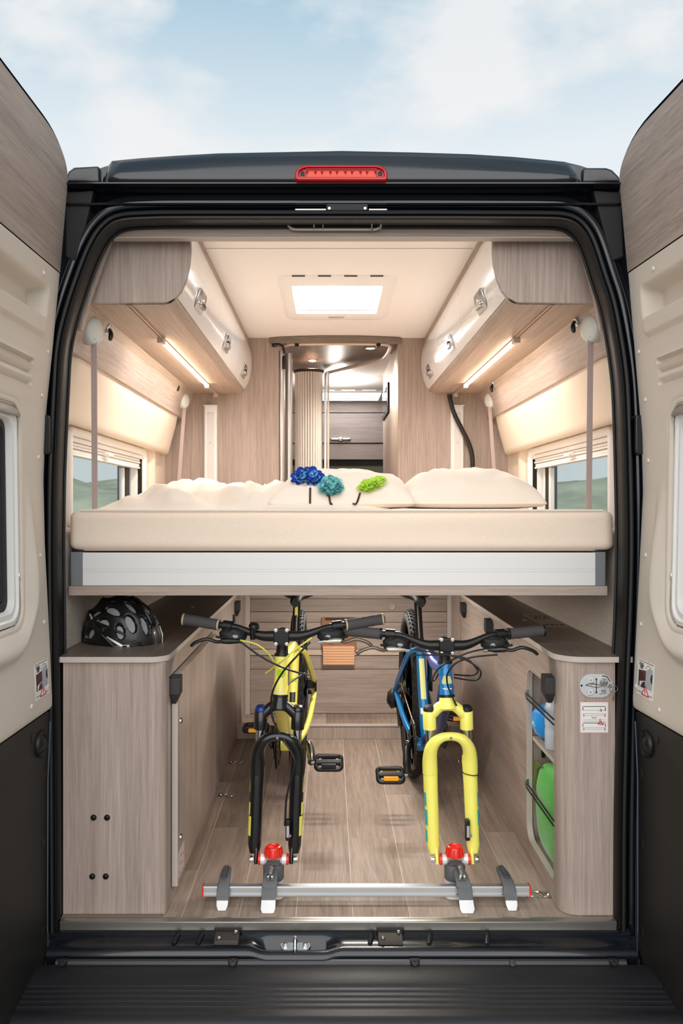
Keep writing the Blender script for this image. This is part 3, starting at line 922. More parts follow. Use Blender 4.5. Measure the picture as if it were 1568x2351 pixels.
    obj('felt_edge', MB().grid([loop(0.048, -0.012), loop(0.066, -0.008), loop(0.07, -0.018)], closed_v=True), BLIND, wi)
    obj('gasket', MB().grid([loop(0.066, -0.016), loop(0.076, -0.012), loop(0.082, -0.02)], closed_v=True), RUBBER, wi, smooth=60)
    lp = loop(0.078, -0.022)
    obj('pane', MB().add(lp, [tuple(range(len(lp)))]), DARKGLASS, wi, smooth=0)
    for zc in (0.97, 1.14):
        m = MB(); c = DP(wu0 + 0.011, zc, 0.004)
        m.cbox(c, (0.010, 0.010, 0.02)); obj('frame_clip', m, CHROME, wi, bevel=0.002)
    obj('blind_cassette', MB().add([DP(wu0 + .02, wz1 - .012, .004), DP(wu1 - .02, wz1 - .012, .004), DP(wu1 - .02, wz1 - .035, .012), DP(wu0 + .02, wz1 - .035, .012)], [(0, 1, 2, 3)]), mat('cassette_grey', (168, 164, 158), 0.5), wi, solid=0.006)
    # ---- black lower panel
    rows = []
    for i in range(31):
        u = 0.014 + (W - 0.03) * (i / 30) ** 1.5
        zb = ZB + 0.02 + (0.06 - 0.06 * math.sqrt(max(0, 1 - ((0.2 - u) / 0.2) ** 2)) if u < 0.2 else 0) + 0.03 * (1 - sstep(0.0, 0.06, u))
        r = 0.02
        zt = zbeige - 0.004 - (r - math.sqrt(max(0, r * r - (r - (u - 0.014)) ** 2)) if u - 0.014 < r else 0)
        rows.append([DP(u, zb, -0.004)] + [DP(u, zb + (zt - zb) * k / 10, 0.008 * (1 if i else 0.2)) for k in range(11)] + [DP(u, zt, -0.004)])
    rows.insert(0, [DP(0.0135, p.z, -0.004) for p in rows[0]])
    obj('lower_panel', MB().grid(rows), BLACKPANEL, d, smooth=50)
    obj('edge_highlight', MB().tube([DP(0.006, 0.555 - 0.013 * k, 0.004) for k in range(50)], 0.0045, 8), mat('edge_highlight_blue', (120, 132, 148), 0.2, 0.85), d, smooth=60)  # grey-blue strip painting in the sky highlight along the dark door edge
    ax = Vector((-sgn, 0, 0))
    def dome(nm, u, z, r, hgt, mt, h=0.012):
        return obj(nm, MB().lathe([(r, 0), (r * .95, hgt * .5), (r * .6, hgt * .9), (0, hgt)], DP(u, z, h), ax, 14), mt, d, smooth=60)
    CAP = mat('pale_cap', (228, 220, 208), 0.35)
    caps = [(627, 100), (808, 110), (908, 96), (1050, 88), (1275, 92), (1428, 101), (1575, 109), (1622, 72)] if sgn < 0 else [(617, 1500), (808, 1467), (918, 1482), (1058, 1489), (1275, 1483), (1433, 1472), (1575, 1461), (1630, 1514)]
    for py, px in caps:
        # solve for u on the panel
        u = 0.02
        for _ in range(20):
            s = sc_(-0.012 - u); z = HCAM - (py - VPY) / s
            X = lerp_tab(tab, z) + sgn * (tn * u - 0.012)
            u = -0.012 + DCAM - FPX * abs(X) / abs(px - VPX)
            u = max(0.012, min(u, 0.5))
        dome('screw_cap', u, z, 0.0065, 0.004, CAP, H(u, z))
    for (u, z) in ((0.14, 0.545), (0.035, 0.42), (0.04, 0.23), (0.04, -0.01), (0.15, -0.10)):
        dome('plug', u, z, 0.015, 0.002, BLACKPANEL, 0.008)
    u, z = 0.085, 0.515
    obj('release_knob', MB().lathe([(0.036, 0), (0.036, 0.006), (0.032, 0.010), (0.027, 0.006), (0.025, 0.003), (0.02, 0.004), (0.012, 0.012), (0.0, 0.013)], DP(u, z, 0.008), ax, 28), BLACK, d, smooth=50)
    # ---- warning sticker
    st_ = thing('warning_sticker', 'door angle warning sticker with red triangle on the ' + ('left' if sgn < 0 else 'right') + ' rear door', 'sticker', DP(0.09, zbeige + 0.05, 0.013), 'door stickers')
    su0, sw, sz0, sh = 0.036, 0.10, zbeige + 0.047, 0.096
    def SP(a, b, h):       # a: 0..1 from the viewer's left, b: 0..1 upwards
        u = su0 + (sw * a if sgn > 0 else sw * (1 - a))
        return DP(u, sz0 + sh * b, 0.0128 + h)
    def plate(nm, pts, h0, h1, mt):
        n = len(pts)
        v0 = [SP(p[0], p[1], h0) for p in pts]; v1 = [SP(p[0], p[1], h1) for p in pts]
        return obj(nm, MB().add(v0 + v1, [tuple(range(n)), tuple(range(n, 2 * n))] + [(i, (i + 1) % n, n + (i + 1) % n, n + i) for i in range(n)]), mt, st_, smooth=0)
    PW = mat('sticker_white', (238, 234, 232), 0.5); PK = mat('print_black', (28, 28, 30), 0.6)
    plate('sheet', [(0, 0), (1, 0), (1, 1), (0, 1)], 0, 0.0008, PW)
    plate('print_line', [(.05, .955), (.95, .955), (.95, .97), (.05, .97)], .0008, .0011, PK)
    plate('print_line', [(.05, .09), (.34, .09), (.34, .105), (.05, .105)], .0008, .0011, PK)
    plate('print_line', [(.74, .09), (.95, .09), (.95, .105), (.74, .105)], .0008, .0011, PK)
    plate('print_door', [(.12, .38), (.52, .46), (.52, .74), (.12, .70)], .0008, .0011, mat('print_maroon', (84, 42, 42), 0.5))
    plate('print_shadow', [(.10, .24), (.16, .24), (.16, .70), (.10, .70)], .0008, .0012, PK)
    plate('print_bumper', [(.22, .24), (.5, .24), (.5, .44), (.32, .38)], .0008, .0011, mat('print_charcoal', (54, 54, 58), 0.5))
    plate('print_van', [(.52, .26), (.92, .26), (.92, .82), (.72, .84), (.52, .74)], .0008, .0010, mat('print_grey', (176, 180, 190), 0.5))
    plate('print_wheel', [(.92, .44), (.84, .48), (.80, .58), (.84, .68), (.92, .72)], .0010, .0013, PK)
    for k, (a_, b_) in enumerate(((.50, .80), (.56, .86), (.64, .89), (.72, .89), (.80, .86))):
        plate('print_arc_dash', [(a_ - .02, b_ - .012), (a_ + .02, b_ - .012), (a_ + .02, b_ + .012), (a_ - .02, b_ + .012)], .0008, .0012, PK)
    REDP = mat('print_red', (206, 34, 34), 0.5)
    plate('warning_triangle', [(.30, .04), (.78, .04), (.54, .34)], .0012, .0015, REDP)
    plate('triangle_field', [(.38, .075), (.70, .075), (.54, .275)], .0015, .0018, PW)
    plate('exclamation_stroke', [(.52, .13), (.56, .13), (.565, .23), (.515, .23)], .0018, .0021, REDP)
    plate('exclamation_dot', [(.52, .09), (.56, .09), (.56, .115), (.52, .115)], .0018, .0021, REDP)
    rt = SP(1, 0, 0) - SP(0, 0, 0)
    text('print_text', 'max', 0.016, SP(.24, .89, .0012), rt, (0, 0, 1), PK, st_)
    text('print_text', '180°', 0.014, SP(.26, .79, .0012), rt, (0, 0, 1), PK, st_)
    return d
rear_door('door_1', -1, DX_L, 0.6, 0.592, 'open left rear door, beige lined, black below', 0.0)
rear_door('door_2', 1, DX_R, 3.0, 0.592, 'open right rear door, beige lined, black below', 0.0)

# ================================================================== LOW CUPBOARDS
BOLTM = mat('bolt_dark', (40, 36, 34), 0.35, 0.6)
def corner_bumper(parent, x, y, z, sgn, sz=1.0):
    """black wedge block on a cupboard edge; sgn: side the aisle lies on"""
    w, h, dp = 0.030 * sz, 0.085 * sz, 0.035 * sz
    pts = []
    x0, x1 = (x, x + sgn * w)
    zt = z + h / 2; zb = z - h / 2; zm = z - h * 0.10
    vs = [(x0, y - dp * .3, zt - .006), (x1, y - dp * .3, zt - .006), (x1, y + dp, zt), (x0, y + dp, zt),
          (x0, y - dp * .3, zm), (x1, y - dp * .3, zm), (x0, y + dp * .6, zb), (x1 - sgn * w * .55, y + dp * .6, zb), (x1, y + dp, zm), (x0, y + dp, zm)]
    m = MB().add(vs, [(0, 1, 2, 3), (0, 1, 5, 4), (4, 5, 7, 6), (1, 2, 8, 5), (5, 8, 7), (0, 3, 9, 4), (4, 9, 6), (2, 3, 9, 8), (9, 8, 7, 6)])
    return obj('corner_catch', m, mat('catch_black', (52, 50, 50), 0.42), parent, smooth=0, bevel=0.0015)

xa = V(145, 0, 0.012).x
cup = thing('low_cupboard', 'low oak cupboard along the left wall with four bolt heads', 'cupboard', (-0.6, 0.03, 0))
m = MB().prism([(xa, 0.012)] + [(p[0], p[1]) for p in [(-0.485, 0.012), (-0.474, 0.014), (-0.465, 0.020), (-0.461, 0.030)]] + [(-0.461, 0.05), (xa, 0.05)], 'xy', 0.002, 0.712)
obj('front_panel', m, WZ, cup, smooth=40)
obj('side_panel', MB().box(-0.478, -0.4605, 0.05, 1.755, 0.002, 0.712), WZ, cup, smooth=0)
obj('skirting', MB().box(xa, -0.47, 0.004, 0.012, 0.0005, 0.006), mat('skirting_brown', (120, 104, 92), 0.5), cup, smooth=0)
dr = obj('door', MB().box(-0.4595, -0.4425, 0.10, 0.905, 0.043, 0.652), WZ, cup, smooth=0, bevel=0.0008)
obj('edge_band', MB().box(-0.4595, -0.4425, 0.0985, 0.10, 0.043, 0.652), EDGE, dr, smooth=0)
obj('gap_shadow', MB().box(-0.4603, -0.4598, 0.06, 0.92, 0.655, 0.660), BLACKM, cup, smooth=0)
obj('gap_shadow', MB().box(-0.4603, -0.4598, 0.088, 0.097, 0.043, 0.652), BLACKM, cup, smooth=0)
for zc in (0.514, 0.17):
    obj('hinge_cap', MB().lathe([(0.010, 0), (0.009, 0.004), (0.006, 0.006), (0, 0.006)], (-0.4425, 0.14, zc), (1, 0, 0), 14), STEEL, dr)
so = obj('notice_sheet', MB().box(-0.4424, -0.4416, 0.106, 0.20, 0.062, 0.135), mat('notice_pale', (212, 196, 186), 0.6), dr, smooth=0)
for k in range(5):
    obj('print_mark', MB().box(-0.4416, -0.4413, 0.112 + k * .016, 0.120 + k * .016, 0.072 + (k * 37 % 5) * .010, 0.080 + (k * 37 % 5) * .010), mat('print_rust', (150, 92, 78), 0.6), so, smooth=0)
for px in (215, 246):
    for py in (1877, 2012):
        p = V(px - (3 if py > 1900 else 0), py, 0.012)
        bt = obj('bolt', MB().lathe([(0.0085, 0), (0.0085, 0.002), (0.006, 0.005), (0.003, 0.006), (0.003, 0.003), (0, 0.003)], p, (0, -1, 0), 14), BOLTM, cup, smooth=50)
obj('end_panel', MB().box(XL, -0.478, 1.74, 1.755, 0.002, 0.712), WZ, cup, smooth=0)
cb = corner_bumper(cup, -0.4605, 0.075, 0.617, 1)
corner_bumper(cup, -0.4605, 1.66, 0.655, 1, 0.9)

r_ = 0.05
top_l = [(XL, 0.0), (-0.455 - r_, 0.0)] + [(-0.455 - r_ + r_ * math.sin(t * math.pi / 12), r_ - r_ * math.cos(t * math.pi / 12)) for t in range(1, 7)] + [(-0.455, 1.755), (XL, 1.755)]
wt = thing('worktop', 'dark oak worktop carrying the black helmet', 'worktop', (-0.61, 0.9, 0.713))
obj('board', MB().prism(top_l, 'xy', 0.7135, 0.729), TOP, wt, smooth=0)
obj('edge_band', MB().grid([[(p[0] + (0.0006 if i > 0 else 0), p[1] - 0.0008, z) for z in (0.7133, 0.7288)] for i, p in enumerate(top_l[:-1])]), EDGE, wt, smooth=50)
p = V(441, 1394, 0.0); s_ = (1394 - VPY) / (HCAM - 0.729); dd_ = FPX / s_ - DCAM
obj('plug_cap', MB().lathe([(0.008, 0), (0.006, 0.0012), (0, 0.0014)], ((441 - VPX) / s_, dd_, 0.729), (0, 0, 1), 14), mat('plug_pale', (196, 186, 176), 0.4), wt)

# right-hand cupboard with an open compartment
XA = 0.650
cr_ = thing('low_cupboard', 'low oak cupboard along the right wall with an open side compartment', 'cupboard', (0.72, 0.03, 0))
xb = V(1412, 0, 0.012).x
rr_ = 0.045
poly = [(xb, 0.012), (XA + rr_, 0.012)] + [(XA + rr_ - rr_ * math.sin(t * math.pi / 12), 0.012 + rr_ - rr_ * math.cos(t * math.pi / 12)) for t in range(1, 7)] + [(XA, 0.07), (XA + 0.016, 0.07), (XA + 0.016, 0.06), (XA + 0.03, 0.035), (XA + 0.05, 0.028), (xb, 0.028)]
obj('front_panel', MB().prism(poly, 'xy', 0.002, 0.712), WZ, cr_, smooth=40)
NY0, NY1, NZ0, NZ1 = 0.084, 0.412, 0.062, 0.622
hole = rrect(NY0, NY1, NZ0, NZ1, [0.045, 0.02, 0.02, 0.05], 6)
outer = [(0.07, 0.002), (1.755, 0.002), (1.755, 0.712), (0.07, 0.712)]
# wall with opening: fan strips between opening and outer rectangle
m = MB()
hl = list(hole)
def outerpt(p):
    return (min(max(p[0], 0.07), 0.07) if p[0] < NY0 + 1e-4 else p[0], p[1])
for x_ in (XA, XA + 0.016):
    m.add([(x_, 0.07, 0.002), (x_, 1.755, 0.002), (x_, 1.755, NZ0), (x_, 0.07, NZ0)], [(0, 1, 2, 3)])
    m.add([(x_, 0.07, NZ1), (x_, 1.755, NZ1), (x_, 1.755, 0.712), (x_, 0.07, 0.712)], [(0, 1, 2, 3)])
    m.add([(x_, 0.07, NZ0), (x_, NY0, NZ0), (x_, NY0, NZ1), (x_, 0.07, NZ1)], [(0, 1, 2, 3)])
    m.add([(x_, NY1, NZ0), (x_, 1.755, NZ0), (x_, 1.755, NZ1), (x_, NY1, NZ1)], [(0, 1, 2, 3)])
    for (cy, cz, k) in ((NY1, NZ1, 0), (NY0, NZ1, 1), (NY0, NZ0, 2), (NY1, NZ0, 3)):
        arc = hole[k * 7:(k + 1) * 7]
        vs = [(x_, cy, cz)] + [(x_, a_, b_) for a_, b_ in arc]
        m.add(vs, [(0, i, i + 1) for i in range(1, len(vs) - 1)])
obj('side_panel', m, WY, cr_, smooth=0, flip=True)
obj('opening_edge', MB().grid([[(XA - 0.0012, a_, b_) for a_, b_ in hole], [(XA - 0.0012, (a_ - .25) * .985 + .25, (b_ - .34) * .99 + .34) for a_, b_ in hole], [(XA + 0.017, (a_ - .25) * .985 + .25, (b_ - .34) * .99 + .34) for a_, b_ in hole]], closed_v=True), EDGE, cr_, smooth=40)
obj('compartment_back', MB().box(0.806, 0.812, 0.07, 0.44, 0.04, 0.64), WZ, cr_, smooth=0)
obj('compartment_side', MB().box(XA + 0.018, 0.806, 0.425, 0.437, 0.04, 0.64), WZ, cr_, smooth=0)
obj('compartment_side', MB().box(XA + 0.018, 0.806, 0.068, 0.078, 0.04, 0.64), WZ, cr_, smooth=0)
obj('compartment_floor', MB().box(XA + 0.018, 0.806, 0.068, 0.437, 0.04, 0.052), WY, cr_, smooth=0)
obj('compartment_top', MB().box(XA + 0.018, 0.806, 0.068, 0.437, 0.632, 0.644), WY, cr_, smooth=0)
sh = obj('shelf', MB().box(XA + 0.020, 0.806, 0.079, 0.424, 0.381, 0.393), WY, cr_, smooth=0)
obj('edge_band', MB().box(XA + 0.0185, XA + 0.020, 0.079, 0.424, 0.381, 0.393), EDGE, sh, smooth=0)
for zc in (0.525, 0.232):
    for dz_ in (0.0075, -0.0075):
        pts = [(XA - 0.002, NY0 + 0.001, zc + dz_), (XA - 0.003, 0.25, zc + dz_ + .001), (XA - 0.002, NY1 - 0.002, zc + dz_)]
        obj('elastic_cord', MB().tube(pts, 0.0026, 8), BLACK, cr_)
    obj('cord_clip', MB().box(XA - 0.006, XA + 0.006, NY1 - .004, NY1 + .002, zc - .004, zc + .02), STEEL, cr_, bevel=0.001)
# bracket under the shelf
obj('shelf_bracket', MB().box(0.70, 0.71, 0.415, 0.424, 0.32, 0.381), BLACK, cr_, bevel=0.001)
corner_bumper(cr_, XA + 0.0, 0.085, 0.617, -1)
corner_bumper(cr_, XA + 0.0, 1.60, 0.655, -1, 0.9)
corner_bumper(cr_, XA + 0.0, 0.98, 0.66, -1, 0.95)
obj('end_panel', MB().box(XA + .016, XR, 1.74, 1.755, 0.002, 0.712), WZ, cr_, smooth=0)

rt_ = 0.075
top_r = [(XR, 0.0), (0.638 + rt_, 0.0)] + [(0.638 + rt_ - rt_ * math.sin(t * math.pi / 16), rt_ - rt_ * math.cos(t * math.pi / 16)) for t in range(1, 9)] + [(0.638, 1.755), (XR, 1.755)]
wr = thing('worktop', 'dark oak worktop on the right with printed labels', 'worktop', (0.74, 0.9, 0.713))
obj('board', MB().prism(top_r, 'xy', 0.7135, 0.729), TOP, wr, smooth=0)
obj('edge_band', MB().grid([[(q[0] - (0.0006 if i > 0 else 0), q[1] - 0.0008, z) for z in (0.7133, 0.7288)] for i, q in enumerate(top_r[:-1])]), EDGE, wr, smooth=50)
obj('plug_cap', MB().lathe([(0.010, 0), (0.007, 0.0012), (0, 0.0014)], (0.722, 0.74, 0.729), (0, 0, 1), 14), mat('plug_pale', (196, 186, 176), 0.4), wr)
lb = obj('label_sheet', MB().box(0.752, XR - .004, 0.57, 0.90, 0.7291, 0.7296), mat('label_grey', (152, 138, 126), 0.6), wr, smooth=0)
for k, (yy, t_) in enumerate(((0.85, 'max. 20 kg'), (0.79, 'max. 20 kg'), (0.62, 'max. 20 kg'))):
    for q in range(4):
        obj('print_mark', MB().box(0.766 + q * .017, 0.777 + q * .017, yy - .012 * ((q * 3 + k) % 2 + 1), yy + .010, 0.7296, 0.7299), PKB if False else mat('print_black', (28, 28, 30), 0.6), lb, smooth=0)

# control plate, key and instruction sheet on the right cupboard front
YF = 0.0115
cp = thing('bed_control_panel', 'oval grey control plate with key switch on the right cupboard', 'control panel', V(1368, 1600, YF))
a = V(1330, 1601, YF); b = V(1406, 1547, YF)
PLATE = mat('plate_grey', (196, 198, 200), 0.4)
pl_ = rrect(a.x, b.x, a.z, b.z, (b.z - a.z) / 2 - 0.001, 8)
obj('plate', MB().prism(pl_, 'xz', YF - 0.0035, YF), PLATE, cp, bevel=0.001)
PKB = mat('print_black', (28, 28, 30), 0.6)
def fp(nm, px0, px1, py0, py1, mt, par, y0=YF - 0.0045, y1=YF - 0.0034, bev=0):
    p0 = V(px0, py1, YF); p1 = V(px1, py0, YF)
    return obj(nm, MB().box(p0.x, p1.x, y0, y1, p0.z, p1.z), mt, par, smooth=0, bevel=bev)
for py in (1560, 1588):
    bt_ = fp('push_button', 1348, 1360, py - 6, py + 6, mat('button_grey', (214, 214, 214), 0.4), cp, YF - 0.008, YF - 0.0034, 0.001)
    c_ = V(1354, py, YF)
    obj('button_mark', MB().prism([(c_.x - .003, c_.z - .002), (c_.x + .003, c_.z - .002), (c_.x, c_.z + .003)] if py < 1570 else [(c_.x - .003, c_.z + .002), (c_.x + .003, c_.z + .002), (c_.x, c_.z - .003)], 'xz', YF - .0084, YF - .008), GREYP, bt_, smooth=0)
fp('print_arrow_shaft', 1367.2, 1368.8, 1561, 1588, PKB, cp)
for (py, s2) in ((1558, 1), (1590, -1)):
    c_ = V(1368, py, YF); obj('print_arrow_head', MB().prism([(c_.x - .0032, c_.z - .003 * s2), (c_.x + .0032, c_.z - .003 * s2), (c_.x, c_.z + .003 * s2)], 'xz', YF - .0045, YF - .0034), PKB, cp, smooth=0)
for q in ([(1344, 1573), (1370, 1579), (1390, 1573)], [(1344, 1573), (1362, 1568), (1366, 1572)], [(1356, 1573), (1362, 1570), (1376, 1573), (1388, 1571)]):
    obj('print_bed_outline', MB().tube([V(a_, b_, YF - .0038) for a_, b_ in q], 0.0008, 6), PKB, cp)
for k in range(3):
    fp('print_text_line', 1379, 1390, 1583 + k * 2.2, 1584 + k * 2.2, GREYP, cp)
obj('print_pointer', MB().tube([V(1376, 1594, YF - .0038), V(1392, 1591, YF - .0038)], 0.0007, 6), PKB, cp)
for px, py in ((1335, 1574), (1402, 1573)):
    obj('screw', MB().lathe([(0.003, 0), (0.0025, 0.002), (0, 0.002)], V(px, py, YF - .0034), (0, -1, 0), 10), BOLTM, cp)
obj('print_curve', MB().tube(spline([V(1382, 1552, YF - .0038), V(1393, 1554, YF - .0038), V(1401, 1565, YF - .0038)], 5), 0.0012, 6), PKB, cp)
c_ = V(1384, 1565, YF - .0035)
obj('key_switch', MB().lathe([(0.0105, 0), (0.0105, 0.010), (0.009, 0.014), (0.004, 0.014), (0.003, 0.012), (0, 0.012)], c_, (0, -1, 0), 20), CHROME, cp, smooth=40)
obj('key_in_switch', MB().prism(rrect(c_.x + .002, c_.x + .022, c_.z - .010, c_.z - .001, 0.004, 4), 'xz', c_.y - .034, c_.y - .031), STEEL, cp)
obj('key_ring', MB().tube([(c_.x + .020 + .011 * math.cos(t * math.pi / 10), c_.y - .030 - .004 * math.sin(t * math.pi / 10), c_.z - .014 + .010 * math.sin(t * math.pi / 10)) for t in range(20)], 0.0009, 6, closed=True), CHROME, cp)
obj('spare_key', MB().prism([(c_.x + .018, c_.z - .020), (c_.x + .024, c_.z - .022), (c_.x + .022, c_.z - .046), (c_.x + .019, c_.z - .049), (c_.x + .0165, c_.z - .044)], 'xz', c_.y - .030, c_.y - .0275), mat('key_brass', (206, 196, 176), 0.25, 1.0), cp)

ins = thing('instruction_sheet', 'white instruction sticker with pink border under the control plate', 'sticker', V(1364, 1682, YF))
fp('sheet', 1332, 1396, 1612, 1682, mat('sticker_pinkish', (240, 222, 220), 0.5), ins, YF - .0008, YF)
fp('white_field', 1336, 1393, 1616, 1679, mat('sticker_white', (238, 234, 232), 0.5), ins, YF - .0011, YF - .0007)
for (x0_, x1_, y0_, y1_, mt) in ((1338, 1390, 1621, 1622.4, PKB), (1337, 1338.6, 1623, 1630, PKB), (1388.6, 1390.4, 1624, 1632, PKB), (1338, 1390, 1659, 1660.4, PKB), (1337, 1338.6, 1662, 1668, PKB), (1388.6, 1390.4, 1662, 1668, PKB),
                         (1338, 1390, 1630, 1630.6, GREYP), (1338, 1390, 1638, 1638.5, GREYP), (1342, 1386, 1642, 1642.5, GREYP), (1338, 1390, 1652, 1652.5, GREYP), (1338, 1390, 1656, 1656.5, GREYP), (1338, 1390, 1670, 1670.5, GREYP), (1342, 1386, 1674, 1674.5, GREYP),
                         (1338.5, 1341, 1639, 1646, mat('print_pinkgrey', (178, 140, 138), 0.6)), (1387, 1390, 1639, 1646, mat('print_orange', (204, 132, 92), 0.6)), (1338.5, 1341, 1670, 1677, mat('print_pinkgrey', (178, 140, 138), 0.6)), (1387, 1390, 1670, 1677, mat('print_pinkgrey', (178, 140, 138), 0.6))):
    fp('print_line', x0_, x1_, y0_, y1_, mt, ins, YF - .0014, YF - .0010)
REDP = mat('print_red', (206, 34, 34), 0.5)
for q in ([(1378, 1650), (1377, 1656), (1381, 1657)], [(1374, 1660), (1379, 1656), (1384, 1662)], [(1372, 1662), (1386, 1664)]):
    obj('print_figure', MB().tube([V(a_, b_, YF - .0013) for a_, b_ in q], 0.0012, 6), REDP, ins)
obj('print_figure', MB().tube([V(1378, 1627, YF - .0013), V(1382, 1632, YF - .0013), V(1377, 1633, YF - .0013)], 0.0010, 6), PKB, ins)
obj('print_figure', MB().tube([V(1358, 1646, YF - .0013), V(1364, 1649, YF - .0013), V(1370, 1646, YF - .0013)], 0.0010, 6), GREYP, ins)

# ---- things in the compartment
btl = thing('drinking_bottle', 'grey plastic drinking bottle with black cap on the compartment shelf', 'bottle', (0.703, 0.27, 0.393))
obj('bottle_body', MB().lathe([(0.001, 0), (0.029, 0.001), (0.031, 0.006), (0.031, 0.060), (0.029, 0.066), (0.031, 0.072), (0.031, 0.128), (0.026, 0.142), (0.015, 0.150), (0.014, 0.158)], (0.703, 0.27, 0.3932), (0, 0, 1), 24), mat('bottle_grey', (186, 194, 204), 0.35), btl, smooth=40)
obj('bottle_cap', MB().lathe([(0.017, 0), (0.017, 0.014), (0.012, 0.020), (0.010, 0.030), (0.0, 0.032)], (0.703, 0.27, 0.548), (0, 0, 1), 20), BLACK, btl, smooth=40)

def lumpy(c, r, seed, amp=0.12, fr=2.2, nu=36, nv=24, sq=0.6):
    def fn(p):
        q = (abs(p.x) ** (2 / sq) + abs(p.y) ** (2 / sq) + abs(p.z) ** (2 / sq)) ** (-sq / 2)
        return q * (1 + amp * mnoise.noise(p * fr + Vector((seed, seed * 2.1, 0))))
    return MB().ellipsoid(c, r, nu, nv, fn)
blue = thing('stuff_sack', 'bright blue stuff sack on the compartment shelf behind the bottle', 'bag', (0.74, 0.365, 0.393))
obj('sack_body', lumpy((0.722, 0.372, 0.4505), (0.062, 0.048, 0.057), 3, 0.10, 2.6, sq=0.75), mat('bright_blue_nylon', (14, 138, 214), 0.4, sheen=0.3), blue, smooth=180)
obj('sack_neck', MB().tube(spline([(0.70, 0.37, 0.490), (0.70, 0.345, 0.500), (0.695, 0.32, 0.504)], 4), [0.02, 0.019, 0.016, 0.014, 0.013, 0.012, 0.012, 0.011, 0.010], 10), MATS['bright_blue_nylon'], blue, smooth=60)
sp_ = Vector((0.6605, 0.366, 0.445))
for k, (dy_, w_) in enumerate(((0.012, .010), (0.0, .006), (-0.008, .004), (-0.015, .004))):
    obj('print_mark', MB().prism([(sp_.y + dy_ - w_ / 2, sp_.z - .004), (sp_.y + dy_ + w_ / 2, sp_.z - .004), (sp_.y + dy_, sp_.z + .006)], 'yz', sp_.x - .0008, sp_.x + .004), WHITE, blue, smooth=0)

grn = thing('sleeping_bag_pouch', 'bright green sleeping bag pouch at the bottom of the compartment', 'bag', (0.72, 0.26, 0.052))
GREEN = mat('bright_green_nylon', (66, 178, 38), 0.5, sheen=0.3)
def gfn(p):
    sq = 0.62
    q = (abs(p.x) ** (2 / sq) + abs(p.y) ** (2 / sq) + abs(p.z) ** (2 / sq)) ** (-sq / 2)
    waist = 1 - 0.10 * math.exp(-((p.z * q - 0.15) / 0.10) ** 2)
    return q * waist * (1 + 0.05 * mnoise.noise(p * 2.4 + Vector((5, 1, 2))))
obj('pouch_body', MB().ellipsoid((0.722, 0.240, 0.196), (0.066, 0.150, 0.143), 40, 40, gfn), GREEN, grn, smooth=180)
obj('pouch_flap', MB().prism([(0.300, 0.330), (0.385, 0.322), (0.405, 0.245), (0.375, 0.225), (0.36, 0.30)], 'yz', 0.668, 0.674), mat('olive_trim', (92, 110, 40), 0.6), grn, bevel=0.002)
for k, (yy, zz) in enumerate(((0.118, 0.158), (0.108, 0.163), (0.108, 0.150))):
    obj('print_mark', MB().prism([(yy - .006, zz), (yy, zz - .006), (yy + .006, zz), (yy, zz + .006)], 'yz', 0.6585, 0.664), WHITE, grn, smooth=0)

# ================================================================== LOW PARTITION UNDER THE BED
part = structure('wall_back', (0.09, 1.99, 0.07), 'low oak partition with horizontal boards behind the bicycles')
zs_ = [0.0685, 0.30, 0.375, 0.405, 0.545, 0.60, 0.668, 0.72]
shade = [WX, WX, mat('ledge_pale', (206, 188, 172), 0.5), WX, WX, wood('x', (172, 158, 148), (132, 118, 108), 'oak_x_dark'), WX]
px0_, px1_ = -0.415, 0.612
for k in range(len(zs_) - 1):
    yf = 1.982 if k not in (2, 5) else (1.972 if k == 2 else 1.986)
    obj('board', MB().box(px0_, px1_, yf, 1.998, zs_[k] + .0012, zs_[k + 1] - .0012), shade[k], part, bevel=0.001)
for xa_, xb_ in ((-0.44, -0.416), (0.613, 0.634)):
    obj('upright', MB().box(xa_, xb_, 1.965, 2.0, 0.0685, 0.74), mat('upright_pale', (202, 192, 184), 0.5), part, bevel=0.001)
for xa_, xb_ in ((-0.478, -0.44), (0.634, 0.67)):
    obj('side_filler', MB().box(xa_, xb_, 1.76, 2.0, 0.002, 0.74), WZ, part, smooth=0)
p = V(900, 1393, 1.98)
obj('pull_hole', MB().lathe([(0.016, 0), (0.016, 0.001), (0.013, 0.001), (0.012, 0.0005), (0, 0.0005)], (p.x, 1.9795, p.z), (0, -1, 0), 20), mat('hole_brown', (176, 158, 144), 0.6), part)
# heater box: dark niche with an orange-brown ribbed outlet
hv = thing('heater_outlet', 'orange brown ribbed heater outlet in the low partition', 'vent', V(778, 1527, 1.97))
a = V(738, 1498, 1.97); b = V(818, 1418, 1.97)
obj('niche', MB().box(a.x, b.x, 1.968, 1.984, a.z, b.z), mat('niche_brown', (150, 108, 78), 0.6), hv, bevel=0.002)
obj('niche_frame', MB().box(a.x + .02, b.x + .01, 1.964, 1.968, b.z - .012, b.z), mat('niche_dark', (60, 44, 36), 0.6), hv, smooth=0)
a = V(741, 1527, 1.95); b = V(814, 1484, 1.95)
OR = mat('heater_orange', (228, 178, 138), 0.5)
obj('outlet_box', MB().box(a.x, b.x, 1.945, 1.975, a.z, b.z), OR, hv, bevel=0.002)
for k in range(7):
    z = a.z + 0.008 + k * (b.z - a.z - 0.016) / 6
    obj('rib', MB().box(a.x + .002, b.x - .002, 1.942, 1.946, z - .0035, z + .0035), OR, hv, bevel=0.001)
